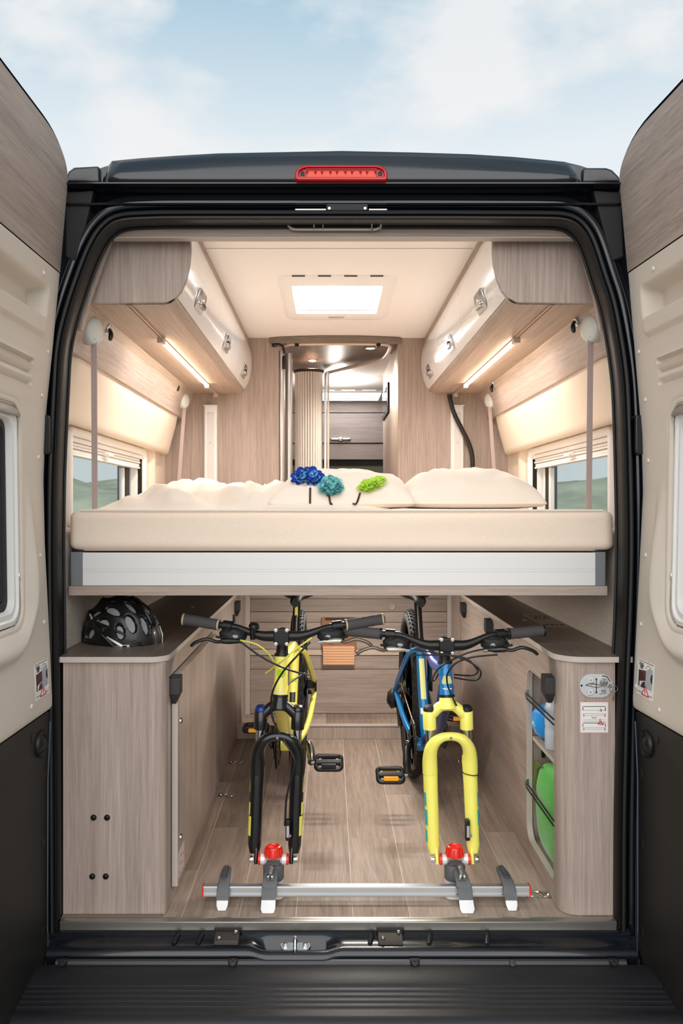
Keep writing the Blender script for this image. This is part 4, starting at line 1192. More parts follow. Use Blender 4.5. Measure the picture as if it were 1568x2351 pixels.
# ================================================================== OVERHEAD CUPBOARDS
XC = 0.035
PROF = [(-0.428, 2.012), (-0.415, 1.975), (-0.408, 1.935), (-0.407, 1.895), (-0.411, 1.855), (-0.420, 1.815), (-0.434, 1.782), (-0.452, 1.760), (-0.476, 1.747)]
def prof_at(z):
    """point (x offset from the van middle) and slope of the curved cupboard front"""
    pr = [(p[1], p[0]) for p in PROF][::-1]
    return lerp_tab(pr, z)
HANDLE = mat('satin_chrome', (208, 208, 210), 0.22, 0.85)
def overhead(sgn, lab):
    def X(x): return XC + (x - XC) if sgn < 0 else 2 * XC - x      # mirror about the van's middle
    c = thing('overhead_cupboard', lab, 'cupboard', (X(-0.56), 1.05, 1.742), 'overhead cupboards')
    sec = [(X(x), z) for x, z in PROF] + [(X(-0.712), 1.7435), (X(-0.650), 1.94), (X(-0.63), 2.03), (X(-0.43), 2.03)]
    obj('end_panel', MB().prism(sec, 'xz', 0.112, 0.128), WZ, c, smooth=0, bevel=0.0008)
    lst = [[(X(x - 0.001 * 0) , y, z) for x, z in PROF[1:] + [(-0.50, 1.7428)]] for y in (0.1108, 0.1118)]
    obj('bottom_panel', MB().box(min(X(-0.474), X(-0.72)), max(X(-0.474), X(-0.72)), 0.128, 1.998, 1.7435, 1.757), wood('y', (196, 177, 162), (150, 131, 117), 'oak_underside', 0.5), c, smooth=0)
    # rounded front rail between bottom panel and doors
    rail = [(-0.478, 1.7428), (-0.465, 1.7468), (-0.456, 1.7545), (-0.451, 1.7625)]
    obj('front_rail', MB().grid([[(X(x), y, z) for x, z in rail + [(-0.466, 1.7625), (-0.480, 1.7435)]] for y in (0.118, 1.998)]), WY, c, smooth=60)
    obj('top_rail', MB().box(min(X(-0.441), X(-0.426)), max(X(-0.441), X(-0.426)), 0.10, 1.998, 2.006, 2.034), WY, c, smooth=0)
    obj('rail_shadow_gap', MB().box(min(X(-0.441), X(-0.430)), max(X(-0.441), X(-0.430)), 0.128, 1.998, 2.0035, 2.006), BLACKM, c, smooth=0)
    for k in range(3):
        y0 = 0.131 + k * 0.6222; y1 = y0 + 0.6192
        zz = [2.003 - (2.003 - 1.765) * i / 14 for i in range(15)]
        rows = [[(X(prof_at(z)), y, z) for z in zz] for y in (y0, y1)]
        rows_b = [[(X(prof_at(z) - 0.016), y, z) for z in zz] for y in (y0, y1)]
        m = MB().grid(rows); m.grid(rows_b)
        for i in range(14):
            for r0, r1 in ((rows[0], rows_b[0]), (rows[1], rows_b[1])):
                m.add([r0[i], r0[i + 1], r1[i + 1], r1[i]], [(0, 1, 2, 3)])
        m.add([rows[0][0], rows[1][0], rows_b[1][0], rows_b[0][0]], [(0, 1, 2, 3)])
        m.add([rows[0][-1], rows[1][-1], rows_b[1][-1], rows_b[0][-1]], [(0, 1, 2, 3)])
        d = obj('door', m, WHITE_GLOSS, c, smooth=40)
        # push lock: shaped plate, dark slot, button and grip
        zc = 1.812
        pc = Vector((X(prof_at(zc)), y0 + 0.24 + 0.05 * k, zc))
        tz = Vector((X(prof_at(zc + .02)) - X(prof_at(zc - .02)), 0, 0.04)).normalized()
        nn = Vector((-sgn * abs(tz.z), 0, -abs(tz.x))) ; nn = Vector((0, 1, 0)).cross(tz)
        if nn.x * sgn > 0: nn = -nn
        def LP(y, t, h): return pc + Vector((0, y, 0)) + tz * t + nn * h
        def plate(nm, pts, h0, h1, mt, par, bev=0.0015):
            n = len(pts)
            v0 = [LP(a, b, h0) for a, b in pts]; v1 = [LP(a, b, h1) for a, b in pts]
            return obj(nm, MB().add(v0 + v1, [tuple(range(n)), tuple(range(n, 2 * n))] + [(i, (i + 1) % n, n + (i + 1) % n, n + i) for i in range(n)]), mt, par, bevel=bev)
        h = plate('lock_plate', rrect(-0.065, 0.065, -0.030, 0.034, [0.026, 0.008, 0.026, 0.008], 5), 0.0, 0.006, HANDLE, d)
        plate('lock_slot', rrect(-0.056, -0.030, 0.014, 0.029, 0.003, 3), 0.006, 0.0066, BLACK if k else mat('slot_grey', (120, 116, 114), 0.4), h, 0)
        plate('lock_grip', rrect(-0.02, 0.055, -0.014, 0.004, 0.007, 4), 0.006, 0.013, CHROME, h)
        obj('lock_button', MB().lathe([(0.009, 0), (0.008, 0.006), (0.004, 0.008), (0, 0.008)], LP(-0.005, 0.004, 0.006), nn, 16), BLACKM if k else CHROME, h)
    return c
overhead(-1, 'left overhead cupboard with three curved white gloss doors')
overhead(1, 'right overhead cupboard with three curved white gloss doors')

# ================================================================== LED BARS
def led_bar(sgn, x, lab):
    t = thing('led_bar', lab, 'lamp', (x, 1.05, 1.735), 'led bars')
    obj('rail', MB().box(x - 0.008, x + 0.008, 0.13, 1.99, 1.738, 1.7432), mat('rail_bronze', (196, 170, 146), 0.4, 0.4), t, bevel=0.001)
    obj('rail_groove', MB().box(x - 0.003, x + 0.003, 0.13, 0.56, 1.7368, 1.7379), mat('groove_brown', (110, 92, 78), 0.5), t, smooth=0)
    obj('diffuser', MB().tube([(x, 0.63, 1.733), (x, 1.64, 1.733)], 0.0075, 10), LED, t)
    for y in (0.59, 1.66, 1.97):
        obj('end_bracket', MB().box(x - 0.012, x + 0.012, y - 0.018, y + 0.018, 1.721, 1.742), mat('bracket_silver', (206, 198, 190), 0.3, 0.5), t, bevel=0.002)
    ld = bpy.data.lights.new('led_bar_light', 'AREA'); ld.shape = 'RECTANGLE'; ld.size = 0.02; ld.size_y = 1.0
    ld.energy = 3.8; ld.color = (1.0, 0.965, 0.925)
    lo = bpy.data.objects.new('led_bar_light', ld); C.objects.link(lo); lo.parent = t
    lo.location = (0, 1.135 - 1.05, -0.016)
    return t
led_bar(-1, -0.592, 'glowing LED bar under the left overhead cupboard')
led_bar(1, 0.655, 'glowing LED bar under the right overhead cupboard')

# ================================================================== STRAP REELS AND HOOKS
REEL = mat('reel_grey_green', (206, 212, 208), 0.35)
WEB = mat('webbing_taupe', (190, 174, 170), 0.85, bump=(900, 0.3))
def reel(x, y, z, sgn, r, bot, lab, w=0.019, flat_mat=REEL):
    t = thing('strap_reel', lab, 'strap reel', (x, y, z), 'bed strap reels')
    ax = Vector((-sgn, -0.35, -0.12)).normalized()
    obj('housing', MB().lathe([(r * 1.04, -0.016), (r * 1.06, 0.0), (r * 1.06, 0.014), (r * 1.03, 0.021), (r * 0.96, 0.026), (r * 0.8, 0.0295), (r * 0.5, 0.0315), (0, 0.032)], (x, y, z), ax, 30), flat_mat, t, smooth=50)
    obj('seam_ring', MB().lathe([(r * 1.05, 0.002), (r * 1.085, 0.0025), (r * 1.085, 0.0055), (r * 1.05, 0.006)], (x, y, z), ax, 30), mat('reel_seam', (168, 174, 172), 0.4), t)
    top = Vector((x - sgn * 0.016, y - 0.004, z - r * 0.72)); b = Vector(bot)
    obj('slot', MB().cbox(top + Vector((0, 0, 0.004)), (0.014, w * 2.3, 0.012)), BLACK, t, bevel=0.002)
    # flat webbing, its width seen by the camera
    side = Vector((0.55 * -sgn, -0.83, 0)).normalized()
    side = Vector((1, 0.35 * sgn, 0)).normalized()
    rows = []
    for i in range(9):
        k = i / 8
        c = top.lerp(b, k)
        rows.append([c - side * w * 0.75, c + side * w * 0.75])
    obj('strap', MB().grid(rows), WEB, t, solid=0.0015, smooth=0)
    return t
reel(-0.735, 0.215, 1.685, -1, 0.040, (-0.742, 0.30, 1.135), 'large pale strap reel on the left wall, nearest the rear', 0.014)
reel(-0.742, 1.80, 1.680, -1, 0.036, (-0.765, 1.80, 1.13), 'small strap reel at the far end of the left wall', 0.013)
reel(0.808, 0.205, 1.690, 1, 0.040, (0.815, 0.29, 1.135), 'large pale strap reel on the right wall, nearest the rear', 0.014)
reel(0.815, 1.80, 1.684, 1, 0.036, (0.835, 1.80, 1.13), 'small strap reel at the far end of the right wall', 0.013)
def hook(px, py, d, sgn, lab, k=1.0):
    p = V(px, py, d)
    t = thing('folding_hook', lab, 'hook', p, 'folding hooks')
    obj('base_plate', MB().cbox(p + Vector((0, 0, 0.014 * k)), (0.010 * k, 0.02 * k, 0.034 * k), Matrix.Rotation(-0.35 * sgn, 3, 'Y')), CHROME, t, bevel=0.003)
    obj('hook_arm', MB().tube(spline([p + Vector((-sgn * .006, -.004, .012)) * k, p + Vector((-sgn * .012, -.010, -.006)) * k, p + Vector((-sgn * .010, -.014, -.026)) * k], 4), [0.004 * k, .005 * k, .006 * k, .007 * k, .0075 * k, .0078 * k, .0075 * k, .006 * k, .004 * k], 8), BLACK, t)
hook(248, 765, 0.30, -1, 'black folding hook beside the near left strap reel')
hook(404, 886, 1.60, -1, 'small folding hook beside the far left strap reel')
hook(1322, 747, 0.30, 1, 'black folding hook beside the near right strap reel')
hook(1133, 889, 1.62, 1, 'small folding hook beside the far right strap reel')

# ================================================================== LIFT BED
YB = 0.12
bed = thing('lift_bed', 'wide lift bed frame with silver front profile and wood base board', 'bed', (0.03, 1.0, 0.884))
bx0, bx1 = V(160, 0, YB).x, V(1392, 0, YB).x
zb0, zb1, zb2 = V(0, 1367, YB).z, V(0, 1345, YB).z, V(0, 1269, YB).z
cw = V(190, 0, YB).x - bx0
hh = zb2 - zb1
mid = (zb1 + zb2) / 2 - 0.002
fprof = [(YB + .004, zb1), (YB, zb1 + .001), (YB, mid - .0075), (YB + .0015, mid - .007), (YB + .0015, mid - .0055), (YB, mid - .005), (YB, mid), (YB + .0015, mid + .0005), (YB + .0015, mid + .002), (YB, mid + .0025), (YB, zb2 - .004), (YB + .004, zb2), (YB + .02, zb2)]
obj('front_profile', MB().grid([[(x, y, z) for y, z in fprof] for x in (bx0 + cw, bx1 - cw * 0.85)]), mat('silver_profile', (222, 221, 219), 0.4), bed, smooth=30)
for x0_, x1_, sg in ((bx0, bx0 + cw, -1), (bx1 - cw * 0.85, bx1, 1)):
    obj('end_cap', MB().prism([(x0_ if sg > 0 else x0_ + .004, YB - .002), (x1_ if sg < 0 else x1_ - .004, YB - .002), (x1_, YB + .004), (x1_, YB + .05), (x0_, YB + .05), (x0_, YB + .004)], 'xy', zb1, zb2 + .002), GREYCAP, bed, bevel=0.001)
    obj('cap_lug', MB().box((x0_ + x1_) / 2 - .012 * 1, (x0_ + x1_) / 2 + .018, YB + .004, YB + .03, zb2, zb2 + .008), BLACK, bed, bevel=0.002)
obj('side_rail', MB().box(bx0, bx0 + 0.03, YB + .05, 1.96, zb1, zb2 - .004), GREYCAP, bed, smooth=0)
obj('side_rail', MB().box(bx1 - 0.03, bx1, YB + .05, 1.96, zb1, zb2 - .004), GREYCAP, bed, smooth=0)
obj('far_rail', MB().box(bx0 + .03, bx1 - .03, 1.93, 1.96, zb1, zb2 - .004), ALU, bed, smooth=0)
obj('base_board', MB().box(bx0 - .002, bx1 + .002, YB - .004, 1.96, zb0, zb1 - .0005), WX, bed, bevel=0.001)
obj('slat_base', MB().box(bx0 + .03, bx1 - .03, YB + .02, 1.93, zb2 - .02, zb2 - .004), WX, bed, smooth=0)
# garage lamp on the underside of the bed
gl = thing('garage_lamp', 'flat LED lamp under the bed base board', 'lamp', (0.10, 0.40, zb0), None)
obj('lamp_body', MB().box(-0.02, 0.26, 0.37, 0.43, zb0 - .012, zb0 - .0005), WHITE, gl, bevel=0.003)
obj('lamp_lens', MB().box(-0.01, 0.25, 0.376, 0.424, zb0 - .014, zb0 - .012), LED, gl, smooth=0)
for yy, en in ((0.40, 3.3), (1.35, 6.5)):  # farther light has no fixture, added to brighten the low partition
    ld = bpy.data.lights.new('garage_lamp_and_fill', 'AREA'); ld.shape = 'RECTANGLE'; ld.size = 0.26; ld.size_y = 0.05
    ld.energy = en; ld.color = (1.0, 0.94, 0.86)
    lo = bpy.data.objects.new('garage_lamp_and_fill', ld); C.objects.link(lo); lo.parent = gl
    lo.location = Vector((0.12, yy, zb0 - 0.02)) - Vector((0.10, 0.40, zb0))

# mattress
ZM = 1.1385
mx0, mx1 = V(157, 0, YB).x, V(1412, 0, YB).x
zm0 = zb2 + 0.004
def super_box(x0, x1, y0, y1, z0, z1, r, seed=0, amp=0.0):
    """rounded block made of stacked rounded outlines"""
    rows = []
    nz = 14
    for i in range(nz + 1):
        t = i / nz
        z = z0 + (z1 - z0) * t
        e = 0.0
        k = min(t, 1 - t) * (z1 - z0)
        lim = r * 0.9
        if k < lim:
            e = lim - math.sqrt(max(0, lim * lim - (lim - k) ** 2))
        pts = rrect(x0 + e, x1 - e, y0 + e, y1 - e, max(r - e * .3, .01), 5)
        dens = []
        for a, b in zip(pts, pts[1:] + pts[:1]):
            n = max(1, int(math.hypot(a[0] - b[0], a[1] - b[1]) / 0.05))
            for q in range(n):
                dens.append((a[0] + (b[0] - a[0]) * q / n, a[1] + (b[1] - a[1]) * q / n))
        rows.append(dens)
    n = min(len(r_) for r_ in rows)
    def resample(l, n):
        out = []
        for i in range(n):
            f = i * len(l) / n; a = int(f); fr = f - a
            p, q = l[a % len(l)], l[(a + 1) % len(l)]
            out.append((p[0] + (q[0] - p[0]) * fr, p[1] + (q[1] - p[1]) * fr))
        return out
    grid = []
    for i, rw in enumerate(rows):
        z = z0 + (z1 - z0) * i / nz
        rr = []
        for (x, y) in resample(rw, n):
            w = amp * mnoise.noise(Vector((x * 3 + seed, y * 3, z * 22)))
            rr.append((x, y + w, z))
        grid.append(rr)
    m = MB().grid(grid, closed_v=True)
    m.add(grid[0], [tuple(range(n))]); m.add(grid[-1], [tuple(range(n))])
    return m
mt_ = thing('mattress', 'sand coloured mattress filling the lift bed', 'mattress', (0.03, 1.0, zm0))
body_poly = super_box(mx0, mx1, YB - 0.004, 1.90, zm0, ZM, 0.026, 3, 0.003)
obj('mattress_body', body_poly, SHEET, mt_, smooth=70)
obj('piping', MB().tube(spline([(mx0 + .035, YB + .004, ZM - .0015), (mx0 + .2, YB - .001, ZM - .001), (0.03, YB - .001, ZM - .001), (mx1 - .2, YB - .001, ZM - .001), (mx1 - .035, YB + .004, ZM - .0015)], 12), 0.003, 8), FABRIC, mt_)

# ---- pillows
def pillow_fn(cx, cy, w, d, h, z0, seed, rot=0.0, tilt=0.0, pw=(0.5, 0.5)):
    rows = []
    nu, nv = 64, 44
    ca, sa = math.cos(rot), math.sin(rot)
    def P(u, v, side):
        e = max(0.0, (1 - abs(u) ** 3.2)) ** pw[0] * max(0.0, (1 - abs(v) ** 3.0)) ** pw[1]
        wr = mnoise.noise(Vector((u * 3.2 + seed, v * 3.2, seed * 1.3))) * 0.10 + mnoise.noise(Vector((u * 7 + seed, v * 5, 2.2))) * 0.05
        star = 0.12 * math.sin(math.atan2(v, u) * 9 + seed) * min(1, (u * u + v * v)) ** 2
        hh_ = h * e * (1 + wr + star * .6)
        # corners draw in
        pin = 1 - 0.10 * (abs(u) ** 2) * (1 - abs(v)) * 0.6
        x = u * w * (1 - 0.07 * (1 - abs(v) ** 2) * abs(u) ** 6); y = v * d * (1 - 0.07 * (1 - abs(u) ** 2) * abs(v) ** 6)
        if side > 0:
            z = z0 + 0.008 + hh_ * 0.80
        else:
            z = z0 + 0.008 - min(0.006, hh_ * .2)
        z += (1 - e) * h * 0.07
        return Vector((cx + x * ca - y * sa, cy + x * sa + y * ca, z + tilt * u))
    top = [[P(-1 + 2 * i / nu, -1 + 2 * j / nv, 1) for j in range(nv + 1)] for i in range(nu + 1)]
    bot = [[P(-1 + 2 * i / nu, -1 + 2 * j / nv, -1) for j in range(nv + 1)] for i in range(nu + 1)]
    return P, MB().grid(top).grid(bot)
P2, m2 = pillow_fn(V(1068, 0, 0.40).x, 0.42, 0.222, 0.20, 0.155, ZM, 4.0, 0.02)
pil2 = thing('pillow', 'plain cream pillow on the right of the bed', 'pillow', (V(1068, 0, 0.40).x, 0.42, ZM), 'pillows')
obj('cover', m2, FABRIC, pil2, smooth=180)
cx1 = V(790, 0, 0.34).x
P1, m1 = pillow_fn(cx1, 0.37, 0.225, 0.185, 0.150, ZM, 9.0, -0.06)
pil1 = thing('pillow', 'cream pillow decorated with three felt flowers', 'pillow', (cx1, 0.37, ZM), 'pillows')
obj('cover', m1, FABRIC, pil1, smooth=180)
def on_pillow(px, py):
    """front-most point of the flower pillow under this photo pixel"""
    best = None
    for i in range(81):
        for j in range(61):
            p = P1(-1 + i / 40, -1 + 2 * j / 60, 1)
            s = sc_(p.y)
            ex = VPX + p.x * s - px; ey = VPY + (HCAM - p.z) * s - py
            q = ex * ex + ey * ey + (p.y - 0.2) * 500
            if best is None or q < best[0]:
                best = (q, p)
    return best[1]
petal_src = {}
def petal_mesh(mt, key, r=0.011):
    if key not in petal_src:
        m = MB()
        rows = []
        for i in range(4):
            k = i / 3
            rows.append([(r * k * math.cos(a * math.pi / 5), r * k * math.sin(a * math.pi / 5) * 0.85, 0.0035 * k * k) for a in range(10)])
        m.grid(rows, closed_v=True)
        me = bpy.data.meshes.new('petal'); me.from_pydata([tuple(v) for v in m.v], [], m.f); me.materials.append(mt)
        for p in me.polygons: p.use_smooth = True
        petal_src[key] = me
    return petal_src[key]
def flower(px, py, rx, ry, mats, n, stem_px, ang=0.0, lab=None):
    c = on_pillow(px, py)
    # flower heart
    f = obj('flower', MB().ellipsoid(c + Vector((0, -0.006, 0.0)), (rx * .7 / sc_(c.y), 0.012, ry * .7 / sc_(c.y)), 14, 8), mats[0], pil1, smooth=180, label=lab)
    for k in range(n):
        rr = math.sqrt((k + 0.5) / n); a = k * 2.39996
        ox, oy = rr * math.cos(a) * rx, rr * math.sin(a) * ry
        qx = px + ox * math.cos(ang) - oy * math.sin(ang); qy = py + ox * math.sin(ang) + oy * math.cos(ang)
        s = sc_(c.y)
        p = Vector(((qx - VPX) / s, c.y - 0.016 - 0.012 * (1 - rr) + 0.02 * max(0, (py - qy)) / 60, HCAM - (qy - VPY) / s))
        o = bpy.data.objects.new('petal', petal_mesh(mats[(k * 5 + int(rr * 7)) % len(mats)], mats[(k * 5 + int(rr * 7)) % len(mats)].name))
        C.objects.link(o); o.parent = f; o.location = p - worldloc(f)
        o.rotation_euler = (math.radians(55 + R.uniform(-18, 22)), R.uniform(-.4, .4), R.uniform(-.7, .7) + 0.5 * ox / max(rx, 1))
        q = R.uniform(0.85, 1.2); o.scale = (q, q, q)
    pts = [on_pillow(a, b) + Vector((0, -0.004, 0.001)) for a, b in stem_px]
    obj('stem', MB().tube(spline(pts, 4), 0.0028, 6), mat('stem_brown', (62, 40, 34), 0.8), pil1)
NB = mat('felt_navy', (26, 62, 158), 0.9); RB = mat('felt_royal', (30, 76, 186), 0.9); LBm = mat('felt_sky', (104, 168, 200), 0.9)
TE = mat('felt_teal', (108, 182, 184), 0.9); TE2 = mat('felt_pale_teal', (138, 204, 200), 0.9); TE3 = mat('felt_sea', (74, 150, 158), 0.9)
LG = mat('felt_lime', (176, 214, 66), 0.9); LG2 = mat('felt_spring', (198, 226, 104), 0.9)
flower(707, 1096, 34, 19, [RB, NB, LBm, RB, LBm], 46, [(713, 1118), (711, 1135), (713, 1152)], lab='navy and sky blue felt flower')
flower(760, 1117, 24, 21, [TE, TE2, TE3, TE], 44, [(757, 1136), (758, 1152), (762, 1168)], lab='teal felt flower')
flower(853, 1112, 32, 10, [LG, LG2, LG], 30, [(828, 1130), (816, 1145), (811, 1168)], ang=-0.40, lab='lime green felt flower')

# ---- duvet: crumpled cream cover
dv = thing('duvet', 'crumpled cream duvet bunched on the left of the bed', 'duvet', (-0.40, 0.55, ZM))
def duvet_h(x, y):
    ex = sstep(-0.735, -0.56, x) * (1 - sstep(0.10, 0.19, x))
    ey = sstep(0.185, 0.30, y) * (1 - sstep(0.92, 1.08, y))
    base = 0.028 + 0.032 * sstep(-0.60, -0.25, x) + 0.012 * math.sin(x * 9 + 1)
    q = Vector((x * 5.5 + 2.0, y * 4.2, 1.7))
    f = mnoise.noise(q) * 0.024 - abs(mnoise.noise(q * 2.1 + Vector((4, 2, 0)))) * 0.055 - abs(mnoise.noise(q * 4.3 + Vector((1, 7, 0)))) * 0.009 + 0.022
    f += 0.012 * math.sin((x * 1.3 + y * 0.8) * 24 + 3 * mnoise.noise(q * .7))
    back = 0.030 * sstep(0.45, 0.62, y) * math.exp(-((x + 0.50) / 0.10) ** 2) + 0.02 * sstep(0.4, 0.6, y)
    return max(0.0, (base + f + back)) * ex ** 0.7 * ey ** 0.6
rows = []
for i in range(131):
    x = -0.745 + 0.945 * i / 130
    row = []
    for j in range(91):
        y = 0.17 + 0.93 * j / 90
        yy = y + 0.05 * mnoise.noise(Vector((x * 2.2, 3.1, 0))) * (1 - sstep(0.2, 0.45, y))
        row.append((x, yy, ZM + 0.002 + duvet_h(x, y)))
    rows.append(row)
obj('cover', MB().grid(rows), FABRIC, dv, smooth=180)
# turned-over corner
obj('folded_corner', MB().grid([[Vector((-0.50 + 0.20 * u, 0.80 + 0.02 * math.sin(u * 5), ZM + 0.075 - 0.022 * u + 0.012 * math.sin(u * 7 + v * 2) + 0.03 * (v - 0.5) * (1 - u * .6))) + Vector((0, 0.03 * math.sin(v * 3), 0)) for v in (0, .25, .5, .75, 1)] for u in [k / 14 for k in range(15)]]), FABRIC, dv, smooth=180, solid=0.004)

# ================================================================== END WALL OF THE SLEEPING AREA
uw = structure('wall_middle', (0.03, 2.0, 1.0), 'oak partition beside the passage to the front')
pxl, pxr = V(640, 0, YW).x, V(914, 0, YW).x
obj('partition_panel', MB().box(-0.93, pxl, YW, YW + 0.02, 0.74, ZC), WZ, uw, smooth=0)
obj('partition_panel', MB().box(pxr, 1.0, YW, YW + 0.02, 0.74, ZC), WZ, uw, smooth=0)
obj('lower_filler', MB().box(-0.93, 1.0, YW + 0.004, YW + 0.02, 0.0, 0.74), WZ, uw, smooth=0)
obj('lower_filler', MB().box(pxl, pxr, YW + 0.004, YW + 0.02, 0.74, 0.80), WX, uw, smooth=0)
obj('passage_cheek', MB().box(pxr, pxr + 0.02, YW + 0.02, 3.2, 0.0, ZC), WZ, uw, smooth=0)
obj('passage_cheek', MB().box(pxl - 0.02, pxl, YW + 0.02, 3.2, 0.0, ZC), WZ, uw, smooth=0)
# white lift columns
def column(px0, px1, py0, lab):
    a = V(px0, 1115, YW - .02); b = V(px1, py0, YW - .02)
    t = thing('lift_column', lab, 'lift column', ((a.x + b.x) / 2, YW - .01, 0.98))
    w = b.x - a.x
    obj('rail', MB().prism([(a.x, YW), (a.x, YW - .016), (a.x + .006, YW - .022), (b.x - .006, YW - .022), (b.x, YW - .016), (b.x, YW)], 'xy', 0.98, b.z), WHITE, t, bevel=0.001)
    obj('inner_channel', MB().box(a.x + w * .25, b.x - w * .2, YW - .0235, YW - .021, 0.98, b.z - .03), mat('channel_white', (214, 212, 208), 0.4), t, smooth=0)
    obj('top_cap', MB().box(a.x - .002, b.x + .002, YW - .026, YW, b.z, b.z + .008), WHITE, t, bevel=0.002)
    for dz in (0.035, 0.19):
        for dx_ in ((-0.012, 0.012) if dz < .1 else (0.0,)):
            obj('screw', MB().lathe([(0.004, 0), (0.003, 0.002), (0, 0.002)], ((a.x + b.x) / 2 + dx_, YW - .0235, b.z - dz), (0, -1, 0), 10), STEEL, t)
column(468, 498, 933, 'white lift column on the left partition')
column(1035, 1065, 933, 'white lift column on the right partition behind the hose')
hs = obj('corrugated_hose', MB().tube(spline([V(1031, 906, YW - .05), V(1041, 945, YW - .05), V(1060, 985, YW - .045), V(1077, 1020, YW - .04), V(1085, 1055, YW - .04), V(1083, 1110, YW - .04)], 14),
         [0.0105 + 0.002 * (i % 2) for i in range(71)], 10), mat('hose_black', (34, 30, 29), 0.45), smooth=60)
tag(hs, 'black corrugated hose hanging from the right overhead cupboard', 'hose')

# ---- passage: curved lintel, ceiling board, shower rail, posts, tambour door
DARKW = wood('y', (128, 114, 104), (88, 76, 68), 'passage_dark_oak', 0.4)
lin_ = structure('trim_7', (0.04, 2.0, 2.0), 'curved dark oak lintel over the passage')
pts_o = []
for k in range(25):
    t = k / 24
    px = 618 + (922 - 618) * t
    bow = math.sin(math.pi * t) ** 0.6
    pts_o.append((V(px, 0, 1.95).x, 1.985 - 0.055 * bow))
m = MB().prism(pts_o + [(pts_o[-1][0], 2.0), (pts_o[0][0], 2.0)], 'xy', 2.004, ZC - .002)
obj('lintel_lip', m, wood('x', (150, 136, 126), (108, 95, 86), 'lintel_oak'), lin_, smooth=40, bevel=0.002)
ZP = 2.024
board = [(pxl, 2.0), (pxr, 2.0), (pxr, 2.36), (0.30, 2.50), (-0.02, 2.98), (pxl, 3.0)]
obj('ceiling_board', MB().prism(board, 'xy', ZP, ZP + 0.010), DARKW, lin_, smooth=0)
rail_pts = [V(655, 792, 2.03), V(668, 786, 2.02), V(690, 783, 2.0), V(784, 779, 1.99), V(872, 783, 2.0), V(886, 788, 2.03)]
zr = 2.006
rp3 = [(pxl + .03, 2.05), (pxl + .06, 2.015), (pxl + .10, 2.005), (0.04, 1.995), (0.25, 2.005), (0.295, 2.02), (0.318, 2.06), (0.325, 2.15), (0.315, 2.36), (0.29, 2.47), (0.25, 2.54), (0.10, 2.76), (-0.02, 2.94)]
rail = obj('curved_shower_rail', MB().tube(spline([(x, y, zr) for x, y in rp3], 8), 0.010, 10, flat=1.0), mat('rail_cream', (224, 208, 190), 0.35), smooth=60)
tag(rail, 'cream curved shower rail under the passage ceiling', 'rail')
for x, y in ((pxl + .095, 2.0), (0.255, 2.0)):
    g_ = thing('rail_clamp', 'small black clamp holding the shower rail, ' + ('left' if x < 0 else 'right') + ' one', 'clamp', (x, y, zr), 'rail clamps')
    obj('clamp_block', MB().cbox((x, y, zr - .004), (0.022, 0.030, 0.024)), BLACK, g_, bevel=0.003)
    obj('clamp_knob', MB().lathe([(0.011, 0), (0.013, 0.006), (0.010, 0.014), (0, 0.016)], (x, y - .004, zr + .006), (0, 0, 1), 14), BLACK, g_)
def spot(px, py, n_):
    s = (VPY - py) / (ZP - .002 - HCAM); d = FPX / s - DCAM
    p = Vector(((px - VPX) / s, d, ZP))
    t = thing('ceiling_spot', n_, 'lamp', p, 'ceiling spots')
    obj('bezel', MB().lathe([(0.034, 0), (0.034, 0.003), (0.026, 0.006), (0.024, 0.002)], p, (0, 0, -1), 24), CHROME, t, smooth=40)
    obj('bulb', MB().lathe([(0.024, 0.0), (0.024, 0.0035), (0, 0.0045)], p, (0, 0, -1), 20), mat('spot_glow', (255, 244, 224), 0.5, emit=(255, 232, 202), estr=30.0), t)
    ld = bpy.data.lights.new('spot_light', 'SPOT'); ld.energy = 22; ld.spot_size = 2.5; ld.spot_blend = 0.8; ld.color = (1, .84, .66); ld.shadow_soft_size = 0.03
    lo = bpy.data.objects.new('spot_light', ld); C.objects.link(lo); lo.parent = t; lo.location = (0, 0, -0.012)
spot(717, 828, 'lit ceiling spot above the roller shutter')
spot(850, 799, 'lit ceiling spot near the right end of the shower rail')
POST = mat('post_silver', (196, 196, 194), 0.28, 0.8)
for px, d_, r, lb_ in ((646, 2.03, 0.0175, 'silver upright post at the left edge of the passage'), (663, 2.09, 0.020, 'silver upright post next to the roller shutter')):
    x = V(px, 0, d_).x
    po = thing('upright_post', lb_, 'post', (x, d_, 0.8), 'silver posts')
    obj('tube', MB().lathe([(r, 0), (r, 1.17)], (x, d_, 0.8), (0, 0, 1), 20), POST, po)
    obj('end_collar', MB().lathe([(r * 1.15, 0), (r * 1.15, 0.03)], (x, d_, 0.8), (0, 0, 1), 20), BLACK, po)
p = V(652, 806, 2.0)
br = thing('post_bracket', 'black bracket at the top of the silver posts', 'bracket', p)
obj('arm', MB().tube(spline([V(629, 792, 1.985), V(641, 791, 1.985), V(650, 797, 1.99), V(653, 812, 2.0)], 5), 0.006, 8), BLACK, br)
obj('plate', MB().cbox(V(630, 792, 1.99), (0.026, 0.012, 0.020)), BLACK, br, bevel=0.002)
obj('strap_plate', MB().cbox(V(652, 832, 2.0), (0.016, 0.012, 0.07)), BLACK, br, bevel=0.003)
obj('screw', MB().lathe([(0.005, 0), (0.004, 0.003), (0, 0.003)], V(632, 792, 1.983), (0, -1, 0), 10), STEEL, br)

